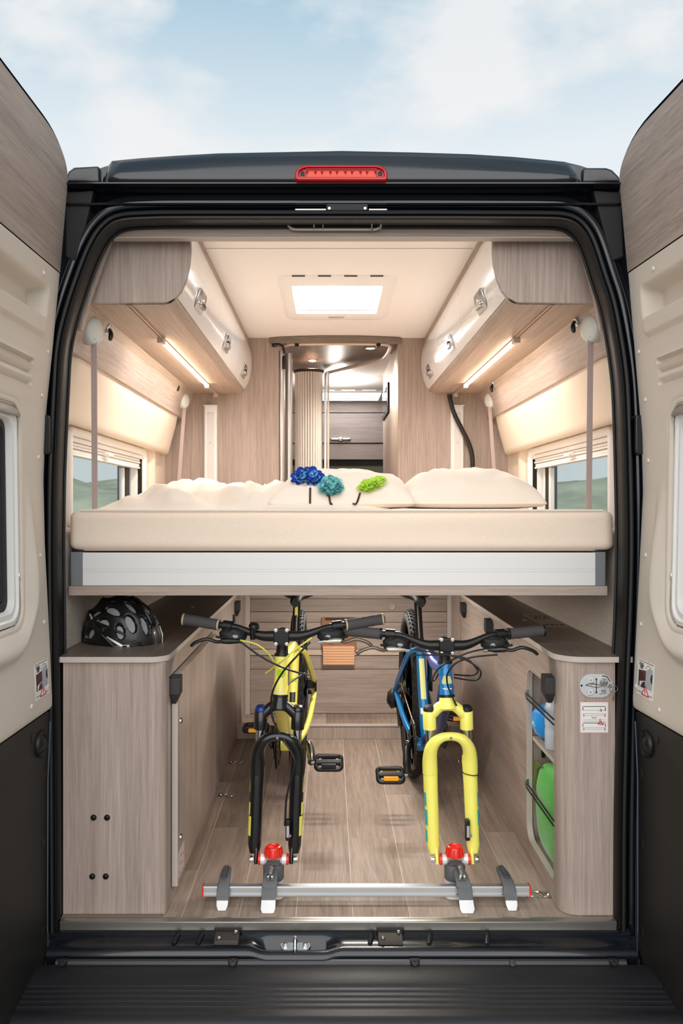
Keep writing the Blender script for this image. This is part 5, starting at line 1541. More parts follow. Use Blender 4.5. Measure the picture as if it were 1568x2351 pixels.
# roller shutter (tambour) of vertical slats on a curve
sh_ = thing('roller_shutter', 'white roller shutter of vertical slats beside the passage', 'roller shutter', (-0.13, 2.56, 0.8))
SLAT = mat('slat_white', (248, 246, 242), 0.4)
nS = 13
xc0, xc1 = V(677, 0, 2.58).x, V(740, 0, 2.58).x
ztop = V(0, 852, 2.55).z
for k in range(nS):
    t = (k + 0.5) / nS
    a = math.radians(200 + 140 * t)
    cx_, r_x, r_y = (xc0 + xc1) / 2, (xc1 - xc0) / 2 * 1.06, 0.07
    p = Vector((cx_ + r_x * math.cos(a), 2.63 + r_y * math.sin(a), 0))
    tg = Vector((-r_x * math.sin(a), r_y * math.cos(a), 0)).normalized(); nr = Vector((tg.y, -tg.x, 0))
    hw = 0.0066
    prof_ = [p - tg * hw, p - tg * hw * .7 + nr * .0025, p + nr * .0035, p + tg * hw * .7 + nr * .0025, p + tg * hw, p + tg * hw - nr * .004, p - tg * hw - nr * .004]
    obj('slat', MB().prism([(q.x, q.y) for q in prof_], 'xy', 0.8, ztop), SLAT, sh_, smooth=50)
obj('shutter_core', MB().lathe([((xc1 - xc0) / 2 * 0.9, 0), ((xc1 - xc0) / 2 * 0.9, ztop - 0.8)], ((xc0 + xc1) / 2, 2.66, 0.8), (0, 0, 1), 20), mat('core_grey', (150, 144, 138), 0.6), sh_)
obj('top_trim', MB().prism([((xc0 + xc1) / 2 + (xc1 - xc0) / 2 * 1.12 * math.cos(math.radians(180 + 180 * k / 16)), 2.64 + 0.085 * math.sin(math.radians(180 + 180 * k / 16))) for k in range(17)], 'xy', ztop, ztop + 0.018), mat('trim_brown', (78, 56, 46), 0.5), sh_, bevel=0.002)
for px, w, mt__ in ((747, 0.016, POST), (753.5, 0.012, mat('post_cream', (226, 216, 206), 0.4))):
    x = V(px, 0, 2.58).x
    obj('end_profile', MB().box(x - w / 2, x + w / 2, 2.57, 2.61, 0.8, ztop - 0.005), mt__, sh_, bevel=0.002)
# ---- front of the van seen through the passage
oc = thing('front_locker', 'distant grey oak locker over the driving cab', 'cupboard', (0.2, 4.5, 1.5))
x0_, x1_ = -0.90, V(896, 0, 4.5).x
for (pa, pb, yf, nm) in ((920, 947, 4.50, 'upper_band'), (949, 1017, 4.49, 'door'), (1019, 1055, 4.50, 'lower_band')):
    a = V(0, pb, 4.5).z; b = V(0, pa, 4.5).z
    q = obj(nm, MB().box(x0_, x1_ - (0.0 if nm != 'door' else 0.012), yf, 4.55, a, b), wood('x', (160, 144, 134), (120, 106, 98), 'front_oak_x'), oc, bevel=0.002)
    if nm == 'door':
        c_ = V(782, 1008, 4.47)
        h_ = obj('handle', MB().box(c_.x - .085, c_.x + .085, 4.47, 4.49, c_.z - .012, c_.z + .012), CHROME, q, bevel=0.008)
        obj('lock_button', MB().lathe([(0.02, 0), (0.017, 0.012), (0, 0.014)], (c_.x, 4.47, c_.z), (0, -1, 0), 16), STEEL, q)
obj('shadow_gap', MB().box(x0_, x1_, 4.515, 4.53, V(0, 1055, 4.5).z, V(0, 920, 4.5).z), BLACKM, oc, smooth=0)
obj('pillar', MB().box(x1_ + .004, x1_ + .03, 4.40, 4.55, 0.8, 2.03), wood('z', (176, 162, 150), (140, 126, 116), 'front_oak_z'), oc, smooth=0)
ol = thing('front_locker', 'sliver of a locker right of the passage pillar', 'cupboard', (0.6, 4.4, 1.5))
obj('body', MB().box(x1_ + .035, 0.80, 4.45, 4.6, 1.54, 2.0), MATS['front_oak_x'], ol, smooth=0)
obj('handle', MB().box(x1_ + .07, x1_ + .13, 4.43, 4.45, V(0, 1010, 4.45).z - .012, V(0, 1010, 4.45).z + .012), CHROME, ol, bevel=0.006)
bl_ = obj('windscreen_blind', MB().grid([[(x, 4.62 + 0.012 * (k % 2), z) for k, z in enumerate([0.9 + 0.04 * q for q in range(17)])] for x in (-0.9, 0.95)]), mat('blind_grey_green', (122, 124, 112), 0.8), smooth=0, solid=0.003)
tag(bl_, 'grey green folded windscreen blind in the driving cab', 'blind')
fs = thing('ceiling_spot', 'small square lit lamp beside the shutter end post', 'lamp', V(765, 876, 3.4))
p = V(765, 878, 3.4)
obj('lamp_box', MB().cbox(p + Vector((0, 0, .018)), (0.04, 0.03, 0.05)), mat('lamp_brown', (150, 128, 108), 0.4), fs, bevel=0.003)
obj('bulb', MB().ellipsoid(p + Vector((-.004, -.016, .0)), (0.016, 0.010, 0.016), 12, 8), MATS['spot_glow'], fs, smooth=180)
ld = bpy.data.lights.new('cab_fill_light', 'POINT'); ld.energy = 14; ld.color = (1, .9, .8); ld.shadow_soft_size = 0.05  # point light added to brighten the far cabinets
lo = bpy.data.objects.new('cab_fill_light', ld); C.objects.link(lo); lo.parent = fs; lo.location = (0.02, 0.0, -0.06)
ks = thing('wall_switch_panel', 'dark glass panel on the right passage wall', 'panel', (pxr, 2.9, 1.8))
obj('panel_frame', MB().box(pxr - .012, pxr - .0005, 2.62, 3.12, 1.72, 1.90), BLACK, ks, bevel=0.003)
obj('panel_face', MB().box(pxr - .014, pxr - .012, 2.65, 3.09, 1.74, 1.88), DARKGLASS, ks, smooth=0)
# ================================================================== BIKE RACK
RG = mat('rack_grey', (92, 94, 97), 0.5); RW = mat('rack_white', (236, 237, 238), 0.35)
rack = thing('bike_rack', 'aluminium floor rail with two red-knobbed fork mounts', 'bike rack', (0.10, 0.09, 0))
rx0, rx1 = V(468, 0, 0.09).x, V(1214, 0, 0.09).x
obj('rail', MB().prism([(0.078, 0.022), (0.076, 0.024), (0.076, 0.028), (0.082, 0.030), (0.082, 0.046), (0.085, 0.049), (0.104, 0.049), (0.108, 0.046), (0.108, 0.022)], 'yz', rx0, rx1), ALU, rack, smooth=30)
for x in (rx0 - .004, rx1):
    obj('end_cap', MB().box(x, x + .004, 0.075, 0.109, 0.021, 0.050), RED, rack, bevel=0.001)
def hull(rows, nm, mt, par, bev=0.003, sm=50):
    """loft between polygons with equal vertex counts"""
    m = MB().grid(rows, closed_v=True)
    m.add(rows[0], [tuple(range(len(rows[0])))]); m.add(rows[-1], [tuple(range(len(rows[-1])))])
    return obj(nm, m, mt, par, bevel=bev, smooth=sm)
def rect_at(c, w, u_dir, h, x_dir=Vector((1, 0, 0)), r=0.3, n=3):
    pts = rrect(-w / 2, w / 2, -h / 2, h / 2, min(w, h) * r, n)
    return [Vector(c) + x_dir * a + Vector(u_dir) * b for a, b in pts]
def foot(px, lean):
    x = V(px, 0, 0.09).x
    xd = Vector((1, 0, 0))
    nrm = Vector((0, 0.35, 0.94))
    # grey cover reaching over the rail, from the back down to the front
    rows = []
    for (y, z, w, h, dxk) in ((0.165, 0.060, 0.018, 0.008, 1.0), (0.160, 0.066, 0.026, 0.016, .95), (0.120, 0.064, 0.031, 0.022, .6), (0.085, 0.056, 0.034, 0.024, .3), (0.068, 0.042, 0.036, 0.024, .1), (0.060, 0.028, 0.035, 0.022, 0.0), (0.058, 0.022, 0.030, 0.018, 0)):
        rows.append(rect_at((x + lean * dxk, y, z), w, (0, 0.45, 0.89), h))
    f = hull(rows, 'foot', RG, rack, 0.0)
    rows = []
    for (y, z, w, h) in ((0.062, 0.026, 0.034, 0.020), (0.052, 0.014, 0.032, 0.018), (0.046, 0.0015, 0.024, 0.014)):
        rows.append(rect_at((x, y, z), w, (0, 0.75, 0.66) if z > .01 else (0, 1, 0), h))
    hull(rows, 'foot_pad', RW, f, 0.0)
    rows = [rect_at((x + lean * 0.92, 0.152, 0.0745), 0.016, (0, 0.95, -0.1), 0.012), rect_at((x + lean * .9, 0.150, 0.0775), 0.014, (0, 0.95, -0.1), 0.010)]
    # long grip with the pressed lettering
    g0 = Vector((x + lean * .95, 0.158, 0.0750)); g1 = Vector((x + lean * .35, 0.094, 0.0705))
    ax_ = (g1 - g0).normalized()
    n = Vector((0, -0.12, 1)).normalized()
    sd = ax_.cross(n)
    pl = rrect(-0.034, 0.034, -0.0085, 0.0085, 0.006, 4)
    mid = (g0 + g1) / 2
    hull([[mid + ax_ * a + sd * b for a, b in pl], [mid + ax_ * a * .97 + sd * b * .85 + n * .0035 for a, b in pl]], 'grip', mat('rack_dark_grey', (70, 72, 75), 0.55), f, 0.0)
    text('lettering', 'THULE', 0.015, mid + n * 0.0045, -ax_, sd * 1.0, GREYP, f, 0.0012)
foot(514, 0.0)
foot(1168, -0.010)

def fork_mount(px, lean, zax):
    x = V(px, 0, 0.15).x                      # axle centre
    xfoot = x + lean
    m = obj('fork_mount', MB().lathe([(0.026, 0.040), (0.031, 0.046), (0.031, 0.078), (0.029, 0.086), (0.028, zax - 0.012)], (x, 0.15, 0), (0, 0, 1), 24), RG, rack, smooth=40)
    # white base behind the rail and under the tower
    hull([rect_at((x, 0.140, 0.001), 0.064, (0, 1, 0), 0.07, r=.25), rect_at((x, 0.140, 0.022), 0.062, (0, 1, 0), 0.066, r=.25), rect_at((x, 0.145, 0.042), 0.056, (0, 1, 0), 0.056, r=.3)], 'base', RW, m, 0.0)
    # cover over the rail and white front foot
    rows = []
    for (y, z, w, h, k) in ((0.122, 0.076, 0.020, 0.010, .35), (0.116, 0.080, 0.034, 0.016, .4), (0.095, 0.072, 0.040, 0.020, .6), (0.078, 0.060, 0.042, 0.020, .8), (0.066, 0.044, 0.042, 0.020, .95), (0.060, 0.030, 0.041, 0.020, 1), (0.057, 0.025, 0.034, 0.016, 1)):
        rows.append(rect_at((x + lean * k, y, z), w, (0, 0.6, 0.8), h))
    hull(rows, 'clamp_body', RG, m, 0.0)
    hull([rect_at((xfoot, 0.066, 0.036), 0.036, (0, 0.7, 0.7), 0.018), rect_at((xfoot, 0.058, 0.026), 0.040, (0, 0.7, 0.7), 0.022), rect_at((xfoot, 0.040, 0.010), 0.041, (0, .9, .44), 0.024), rect_at((xfoot, 0.037, 0.001), 0.036, (0, 1, 0), 0.024)], 'foot_pad', RW, m, 0.0)
    # chrome cam lever lying on the cover
    lv = spline([(x + lean * .35, 0.122, 0.094), (x + lean * .45, 0.110, 0.096), (x + lean * .55, 0.096, 0.090), (x + lean * .62, 0.086, 0.082)], 4)
    obj('cam_lever', MB().tube(lv, [0.006 + 0.001 * math.sin(i * .25) for i in range(len(lv))], 10, flat=0.6), mat('lever_grey', (150, 152, 154), 0.3, 0.7), m)
    for q in (-0.0055, 0.0055):
        obj('lever_pin', MB().lathe([(0.0048, 0), (0.0048, 0.016), (0.003, 0.018), (0, 0.018)], (x + lean * .62 + q, 0.082, 0.070), (0, -0.4, 0.9), 12), CHROME, m)
    # red clamping knob
    kn = obj('knob', MB().lathe([(0.024, 0.0), (0.0275, 0.002), (0.0265, 0.010), (0.0235, 0.024), (0.0215, 0.029), (0.0175, 0.030), (0.016, 0.026), (0.0, 0.024)], (x, 0.15, zax + 0.010), (0, 0, 1), 24), RED, m, smooth=40)
    src = None
    for k in range(14):
        a = 2 * math.pi * k / 14
        obj('knob_rib', MB().tube([(x + 0.0272 * math.cos(a), 0.15 + 0.0272 * math.sin(a), zax + 0.013), (x + 0.0242 * math.cos(a), 0.15 + 0.0242 * math.sin(a), zax + 0.034)], 0.0022, 6), RED, kn)
    # axle with white discs and red washers
    for s2 in (-1, 1):
        obj('axle_disc', MB().lathe([(0.010, 0.020), (0.0155, 0.026), (0.0155, 0.038), (0.012, 0.040)], (x, 0.15, zax), (s2, 0, 0), 20), mat('disc_white', (226, 222, 220), 0.25, 0.2), m, smooth=40)
        obj('axle_washer', MB().lathe([(0.012, 0.038), (0.0165, 0.039), (0.0165, 0.045), (0.012, 0.046)], (x, 0.15, zax), (s2, 0, 0), 20), RED, m, smooth=40)
    return x
ZAX = 0.100
xm1 = fork_mount(628, -0.008, ZAX)
xm2 = fork_mount(1044, 0.018, ZAX)

# ================================================================== LASHING EYES
def lash(px, py, ang, lab, k=0.75):
    s = (py - VPY) / HCAM; d = FPX / s - DCAM
    x = (px - VPX) / s
    t = thing('lashing_eye', lab, 'lashing eye', (x, d, 0.0), 'lashing eyes')
    Mz = Matrix.Rotation(ang, 3, 'Z')
    def P(a, b, c): return Vector((x, d, 0)) + Mz @ Vector((a * k, b * k, c * k))
    pl = rrect(0.0, 0.040, -0.016, 0.016, 0.013, 5)
    m = MB(); v0 = [P(a, b, 0.0005) for a, b in pl]; v1 = [P(a, b, 0.006) for a, b in pl]; n = len(pl)
    m.add(v0 + v1, [tuple(range(n)), tuple(range(n, 2 * n))] + [(i, (i + 1) % n, n + (i + 1) % n, n + i) for i in range(n)])
    obj('plate', m, STEEL, t, bevel=0.001)
    obj('screw', MB().lathe([(0.010, 0.006), (0.008, 0.010), (0.003, 0.010), (0.003, 0.008), (0, 0.008)], P(0.024, 0, 0), (0, 0, 1), 16), STEEL, t)
    rp = rrect(-0.046, 0.006, -0.016, 0.016, 0.010, 5)
    obj('ring', MB().tube([P(a, b, 0.005 + 0.004 * max(0, -a / .046)) for a, b in rp], 0.0032 * k, 8, closed=True), CHROME, t)
lash(1240, 2057, 0.05, 'steel lashing eye beside the rail end on the right', 1.0)
lash(517, 1828, 3.0, 'steel lashing eye by the left cupboard, nearer one')
lash(540, 1752, 3.0, 'steel lashing eye by the left cupboard, farther one')
lash(1062, 1750, 3.0, 'steel lashing eye behind the yellow fork on the right')

# ================================================================== BICYCLES
TYRE = mat('tyre_rubber', (30, 28, 27), 0.75)
BIKEBLK = mat('bike_black', (20, 20, 21), 0.28, coat=0.4)
ALBLK = mat('black_alloy', (34, 33, 33), 0.35, 0.4)
CHAINM = mat('chain_steel', (92, 84, 74), 0.4, 0.9)
GRIP = mat('rubber_grip', (78, 76, 77), 0.8, bump=(900, 0.3))
ROTOR = mat('rotor_steel', (150, 148, 146), 0.3, 1.0)
def bicycle(name, label, xf, xr, lean, cfg):
    YA, YR, ZR, RW_ = 0.15, 1.25, 0.350, 0.350
    def X(lat, y, z):
        return xf + (xr - xf) * (y - YA) / (YR - YA) + lean * (z - ZAX) + lat
    def P(lat, y, z): return Vector((X(lat, y, z), y, z))
    t = thing(name, label, 'bicycle', (X(0, 0.7, 0), 0.7, 0.0), 'bicycles')
    fm, km, ac = cfg['frame'], cfg['fork'], cfg['accent']
    dz = cfg['dz']
    # ---------------- fork
    zc = 0.520                                  # crown
    fork = obj('fork_crown', MB().tube(spline([P(-.056, .196, zc - .035), P(-.055, .195, zc - .012), P(-.040, .194, zc + .008), P(-.018, .196, zc + .024), P(.018, .196, zc + .024), P(.040, .194, zc + .008), P(.055, .195, zc - .012), P(.056, .196, zc - .035)], 5), [0.0175] * 6 + [0.016] * 24 + [0.0175] * 6, 14), km, t, smooth=60)
    obj('steerer_cone', MB().tube([P(0, .196, zc + .016), P(0, .200, zc + .036), P(0, .203, zc + .052)], [0.030, 0.025, 0.0225], 18), km, fork, smooth=60)
    obj('crown_race', MB().tube([P(0, .203, zc + .050), P(0, .204, zc + .058)], 0.024, 18), BLACK, fork)
    for s2 in (-1, 1):
        obj('crown_socket', MB().tube([P(s2 * .056, .198, zc - .045), P(s2 * .056, .196, zc + .008), P(s2 * .056, .196, zc + .012)], [0.020, 0.020, 0.017], 16), km, fork, smooth=60)
        cm = cfg['caps'][0 if s2 < 0 else 1]
        obj('top_cap', MB().tube([P(s2 * .056, .196, zc + .010), P(s2 * .056, .1955, zc + .018), P(s2 * .056, .195, zc + .026)], [0.0185, 0.0185, 0.013], 14), cm, fork, smooth=60)
        obj('stanchion', MB().tube([P(s2 * .056, .192, .400), P(s2 * .056, .198, zc - .03)], 0.0135, 16), mat('stanchion_silver', (206, 206, 206), 0.12, 1.0) if s2 > -9 else km, fork)
        obj('dust_wiper', MB().tube([P(s2 * .0565, .1915, .408), P(s2 * .0565, .192, .420)], 0.0195, 16), BLACK, fork)
        # lower leg
        lg = obj('lower_leg', MB().tube([P(s2 * .0575, .192, .398), P(s2 * .0595, .190, .380), P(s2 * .0605, .185, .30), P(s2 * .060, .178, .20), P(s2 * .060, .172, .135), P(s2 * .059, .168, .112)], [0.0195, 0.0225, 0.0215, 0.0205, 0.020, 0.015], 18), km, fork, smooth=60)
        obj('dropout', MB().tube([P(s2 * .0545, .170, .150), P(s2 * .0525, .156, .112), P(s2 * .0525, .150, ZAX - .014)], [0.010, 0.0085, 0.0075], 8, flat=0.75), km, fork, smooth=60)
        # decal patches, wrapped round the leg
        for (za, zb, wa, mm_) in cfg['decals']:
            rows = []
            for i in range(9):
                z = za + (zb - za) * i / 8
                yc = 0.178 + (z - .2) * 0.07
                row = []
                for k in range(7):
                    a = math.radians(wa[0] + (wa[1] - wa[0]) * k / 6)
                    rr = 0.0212 + 0.0006
                    row.append(P(s2 * .060, yc, z) + Vector((s2 * rr * math.sin(a), -rr * math.cos(a), 0)))
                rows.append(row)
            obj('decal', MB().grid(rows), mm_, lg, smooth=180)
    arch = [P(-.0605, .186, .345), P(-.0605, .182, .390), P(-.0555, .172, .424), P(-.040, .163, .449), P(-.016, .160, .461), P(.016, .160, .461), P(.040, .163, .449), P(.0555, .172, .424), P(.0605, .182, .390), P(.0605, .186, .345)]
    obj('fork_arch', MB().tube(spline(arch, 5), [0.0125 + 0.0105 * abs(math.cos(i / 45 * math.pi)) ** 1.6 for i in range(46)], 14), km, fork, smooth=60)
    obj('arch_bolt', MB().lathe([(0.004, 0), (0.004, 0.002), (0, 0.002)], P(0, .1475, .461), (0, -1, 0), 10), STEEL, fork)
    for s2 in (-1, 1):
        obj('axle_nut', MB().lathe([(0.009, 0), (0.010, 0.004), (0.008, 0.012), (0.0, 0.014)], P(s2 * .060, .150, ZAX), (s2, 0, 0), 14), CHROME if s2 < 0 else STEEL, fork)
    if not cfg['bell']:
        obj('cable_tie', MB().tube([P(.0605, .1845, .345) + Vector((.0232 * math.cos(a * math.pi / 10), .0232 * math.sin(a * math.pi / 10), -.003 * math.cos(a * math.pi / 10))) for a in range(20)], 0.0014, 6, closed=True), BLACK, fork)
    # brake caliper on the leg at the image right
    ca = obj('front_caliper', MB().cbox(P(.040, .150, .188), (0.014, 0.022, 0.062)), BLACK, fork, bevel=0.004)
    obj('caliper_label', MB().cbox(P(.0405, .1385, .186), (0.008, 0.002, 0.034)), mat('caliper_pale', (196, 196, 196), 0.3, 0.5), ca)
    obj('caliper_bolt', MB().lathe([(0.0045, 0), (0.0045, 0.004), (0, 0.004)], P(.047, .1385, .175), (0, -1, 0), 10), STEEL, ca)
    # ---------------- frame
    HB, HT = (.204, zc + .056), (.224, .690 + dz * .8)
    ST, BB, RA = (.875, .615), (.79, .255), (YR, ZR)
    fr = obj('frame', MB().tube([P(0, HB[0], HB[1]), P(0, (HB[0] + HT[0]) / 2, (HB[1] + HT[1]) / 2), P(0, HT[0], HT[1])], [0.0225, 0.0205, 0.0225], 20), fm, t, smooth=60)
    def frtube(nm, pts, r, mt=fm, flat=1.0):
        return obj(nm, MB().tube(spline(pts, 6), r, 14, flat=flat), mt, fr, smooth=60)
    n1 = [0.021] * 6 + [0.020] * 6 + [0.018] * 7
    frtube('top_tube', [P(0, .228, HT[1] - .022), P(0, .45, HT[1] - .040), P(0, .70, .640), P(0, ST[0], ST[1] - .012)], [0.021] * 7 + [0.018] * 12, cfg.get('tube', fm))
    frtube('down_tube', [P(0, .210, HB[1] + .022), P(0, .40, .440), P(0, .62, .330), P(0, BB[0] - .01, BB[1] + .012)], [0.024] * 19, cfg.get('tube', fm))
    sm_ = frtube('seat_tube', [P(0, BB[0], BB[1]), P(0, (BB[0] + ST[0]) / 2, (BB[1] + ST[1]) / 2), P(0, ST[0], ST[1])], [0.0185] * 13, cfg['seat_mat'])
    obj('bottom_bracket', MB().lathe([(0.024, -.036), (0.024, .036)], P(0, *BB), (1, 0, 0), 18), fm, fr)
    for s2 in (-1, 1):
        frtube('seat_stay', [P(s2 * .012, ST[0] + .01, ST[1] - .02), P(s2 * .036, .93, .575), P(s2 * .050, 1.00, .52), P(s2 * .068, 1.17, .41), P(s2 * .068, RA[0] - .012, RA[1] + .012)], [0.0105] * 25)
        frtube('chain_stay', [P(s2 * .020, BB[0] + .01, BB[1]), P(s2 * .046, .90, .272), P(s2 * .060, 1.03, .300), P(s2 * .067, RA[0] - .01, RA[1] - .006)], [0.0115] * 19)
        obj('rear_dropout', MB().cbox(P(s2 * .066, RA[0], RA[1]), (0.006, 0.035, 0.05)), fm, fr, bevel=0.003)
    # head badge and seat tube decals
    hb = P(0, .2, 0)
    for (dzz, w, h, mt_b) in cfg['badge']:
        zz = HB[1] + dzz
        yy = HB[0] + (HT[0] - HB[0]) * (zz - HB[1]) / (HT[1] - HB[1])
        rows = []
        for i in range(5):
            z = zz + h * (i / 4 - 0.5)
            ww = w * (1 - abs(i / 4 - 0.5) * 0.8)
            rows.append([P(0, yy, z) + Vector((0.0228 * math.sin(a_ * ww / 0.0228 / 4), -0.0228 * math.cos(a_ * ww / 0.0228 / 4), 0)) for a_ in (-4, -2, 0, 2, 4)])
        obj('head_badge', MB().grid(rows), mt_b, fr, smooth=180)
    for (k0, k1, w, mt_b) in cfg['seat_decals']:
        rows = []
        for i in range(5):
            k = k0 + (k1 - k0) * i / 4
            y = BB[0] + (ST[0] - BB[0]) * k; z = BB[1] + (ST[1] - BB[1]) * k
            rows.append([P(0, y, z) + Vector((0.0190 * math.sin(a_ * w), -0.0190 * math.cos(a_ * w), 0.003)) for a_ in (-1, -.5, 0, .5, 1)])
        obj('seat_tube_decal', MB().grid(rows), mt_b, fr, smooth=180)
    # ---------------- headset, stem, bar
    obj('headset', MB().tube([P(0, HT[0], HT[1]), P(0, HT[0] + .001, HT[1] + .008), P(0, HT[0] + .002, HT[1] + .009), P(0, HT[0] + .003, HT[1] + .020)], [0.0235, 0.0225, 0.0185, 0.018], 18), BLACK, t)
    zb = 0.757 + dz; yb = 0.190
    obj('spacer', MB().tube([P(0, HT[0] + .003, HT[1] + .019), P(0, HT[0] + .006, zb + .012)], 0.0175, 18), ALBLK, t)
    stem = obj('stem', MB().tube([P(0, .232, zb + .002), P(0, .212, zb + .002), P(0, yb + .006, zb)], [0.019, 0.018, 0.0195], 14), BIKEBLK, t, smooth=60)
    fpz = 0.0245
    obj('face_plate', MB().prism(rrect(X(0, yb, zb) - .0235, X(0, yb, zb) + .0235, zb - fpz, zb + fpz, 0.008, 4), 'xz', yb - .021, yb - .010), BIKEBLK, stem, bevel=0.003)
    for sx in (-1, 1):
        for sz in (-1, 1):
            obj('stem_bolt', MB().lathe([(0.0055, 0), (0.0055, 0.004), (0.003, 0.0045), (0.0025, 0.002), (0, 0.002)], (X(0, yb, zb) + sx * .0165, yb - .020, zb + sz * .0205), (0, -1, 0), 12), mat('bolt_bright', (214, 208, 204), 0.2, 0.7), stem)
    rise = cfg['rise']
    L0 = cfg['bar']
    sl = cfg['slope']
    def bar(lat):
        a = abs(lat)
        z = zb + rise * sstep(0.045, 0.15, a) + 0.004 * sstep(.2, .31, a)
        y = yb - 0.002 + 0.035 * sstep(0.05, 0.32, a)
        # the bar of the yellow bike is seen with both ends rising outwards
        return P(lat, y, z + sl * max(0, a - 0.12))
    n = 41
    bp_ = [bar(-L0 + 0.11 + (2 * L0 - .22) * i / (n - 1)) for i in range(n)]
    obj('handlebar', MB().tube(bp_, [0.0105 + 0.0055 * (1 - sstep(0.03, 0.12, abs(-L0 + .11 + (2 * L0 - .22) * i / (n - 1)))) for i in range(n)], 14), mat('bar_satin_black', (36, 34, 34), 0.32, 0.3), t, smooth=60)
    for s2 in (-1, 1):
        gp = [bar(s2 * (L0 - 0.118 + 0.118 * i / 10)) for i in range(11)]
        g_ = obj('grip', MB().tube(gp, [0.0165 + 0.0006 * (i % 2) for i in range(11)], 16), GRIP, t, smooth=60)
        for q, rr in ((0.0, 0.018), (L0 * 0 + 0.112, 0.018)):
            a_ = bar(s2 * (L0 - 0.118 + q)); b_ = bar(s2 * (L0 - 0.118 + q + 0.005))
            obj('grip_collar', MB().tube([a_, b_], rr, 16), cfg['collar'], g_)
        obj('end_plug', MB().tube([bar(s2 * (L0 - .001)), bar(s2 * (L0 + .003))], [0.016, 0.010], 14), BLACK, g_)
        # clamp, shifter pod and brake lever
        lc = L0 - 0.145
        ck = obj('lever_clamp', MB().tube([bar(s2 * (lc + .016)), bar(s2 * (lc - .012))], 0.0165, 14), BLACK, t)
        pb = bar(s2 * lc)
        pod = obj('shifter_pod', lumpy((pb.x - s2 * .016, pb.y - .012, pb.z - .026), (0.040, 0.022, 0.023), 2 + s2, 0.22, 2.4, 24, 16, 0.8), BLACKM, t, smooth=180)
        obj('shifter_window', MB().ellipsoid((pb.x - s2 * .024, pb.y - .031, pb.z - .027), (0.011, 0.004, 0.006), 14, 8), mat('window_grey', (150, 152, 152), 0.15), pod, smooth=180)
        obj('thumb_lever', MB().tube(spline([(pb.x - s2 * .004, pb.y - .02, pb.z - .034), (pb.x + s2 * .020, pb.y - .03, pb.z - .030), (pb.x + s2 * .034, pb.y - .032, pb.z - .026)], 4), [0.005] * 9, 8, flat=.7), BLACK, pod)
        lb_ = obj('lever_body', MB().tube([(pb.x - s2 * .040, pb.y - .026, pb.z - .042), (pb.x - s2 * .005, pb.y - .030, pb.z - .040), (pb.x + s2 * .016, pb.y - .030, pb.z - .040)], [0.007, 0.0125, 0.0105], 10, flat=.8), cfg['lever_mat'][0 if s2 < 0 else 1], t, smooth=60)
        obj('barrel_adjuster', MB().tube([(pb.x - s2 * .040, pb.y - .026, pb.z - .044), (pb.x - s2 * .054, pb.y - .026, pb.z - .045)], 0.0052, 10), STEEL, lb_)
        lv = spline([(pb.x + s2 * .008, pb.y - .030, pb.z - .040), (pb.x + s2 * .030, pb.y - .042, pb.z - .041), (pb.x + s2 * .058, pb.y - .046, pb.z - .032), (pb.x + s2 * .090, pb.y - .046, pb.z - .041), (pb.x + s2 * .106, pb.y - .044, pb.z - .053)], 5)
        obj('brake_lever', MB().tube(lv, [0.0070] * (len(lv) - 3) + [.0068, .0070, .0056], 8, flat=0.75), cfg['lever2'][0 if s2 < 0 else 1], lb_, smooth=60)
    if cfg['bell']:
        pb = bar(-(L0 - 0.222))
        b_ = obj('bell_bracket', MB().tube([(pb.x, pb.y - .01, pb.z - .016), (pb.x, pb.y - .014, pb.z + .020)], 0.0085, 10), BLACK, t)
        obj('bell_dome', MB().lathe([(0.0165, 0), (0.0165, 0.004), (0.013, 0.011), (0.006, 0.014), (0, 0.0145)], (pb.x + .004, pb.y - .012, pb.z + .020), (0.25, -0.3, 0.9), 20), BIKEBLK, b_)
        pb = bar(-(L0 - 0.165))
        obj('lockout_lever', MB().tube([(pb.x - .002, pb.y, pb.z + .012), (pb.x - .002, pb.y + .004, pb.z + .038)], [0.005, 0.0042], 8), BLACK, t)
    # ---------------- seatpost and saddle
    sp0 = P(0, ST[0], ST[1]); dirv = (P(0, *ST) - P(0, *BB)).normalized()
    obj('seat_clamp', MB().tube([sp0 - dirv * .004, sp0 + dirv * .012], 0.0215, 16), BLACK, t)
    obj('clamp_bolt', MB().lathe([(0.005, 0), (0.005, .012), (0, .012)], sp0 + Vector((.02, -.01, .004)), (1, 0, 0), 10), STEEL, t)
    spt = sp0 + dirv * 0.165
    post = obj('seatpost', MB().tube([sp0, spt], 0.0145, 16), mat('post_black', (40, 38, 37), 0.3, 0.3), t)
    if cfg['post_decal']:
        a_ = sp0 + dirv * .125
        obj('post_decal', MB().cbox(a_ + Vector((0, -.0155, 0)), (0.012, 0.002, 0.05)), ac, post)
    zt_ = min(spt.z + 0.012, 0.83)
    rows = []
    for i in range(15):
        k = i / 14
        y = spt.y - 0.13 + 0.26 * k
        w = 0.020 + 0.050 * sstep(0.35, 0.95, k)
        if k < .06: w *= .6
        row = []
        for q in range(12):
            a_ = 2 * math.pi * q / 12
            row.append((X(0, y, zt_) + w * math.cos(a_), y, zt_ + 0.012 + (0.016 if math.sin(a_) > 0 else 0.020) * math.sin(a_) - 0.010 * (1 - k) ** 2))
        rows.append(row)
    m = MB().grid(rows, closed_v=True); m.add(rows[0], [tuple(range(12))]); m.add(rows[-1], [tuple(range(12))])
    obj('saddle', m, BLACKM, t, smooth=60)
    # ---------------- rear wheel
    wc = P(0, *RA); axd = Vector((1, 0, -lean)).normalized()
    axd = (P(.01, *RA) - P(0, *RA)).normalized()
    rt = 0.030
    circ = [(RW_ - rt + rt * math.cos(a * math.pi / 7), rt * math.sin(a * math.pi / 7)) for a in range(15)]
    wh = obj('tyre', MB().lathe(circ, wc, axd, 56), TYRE, t, smooth=60)
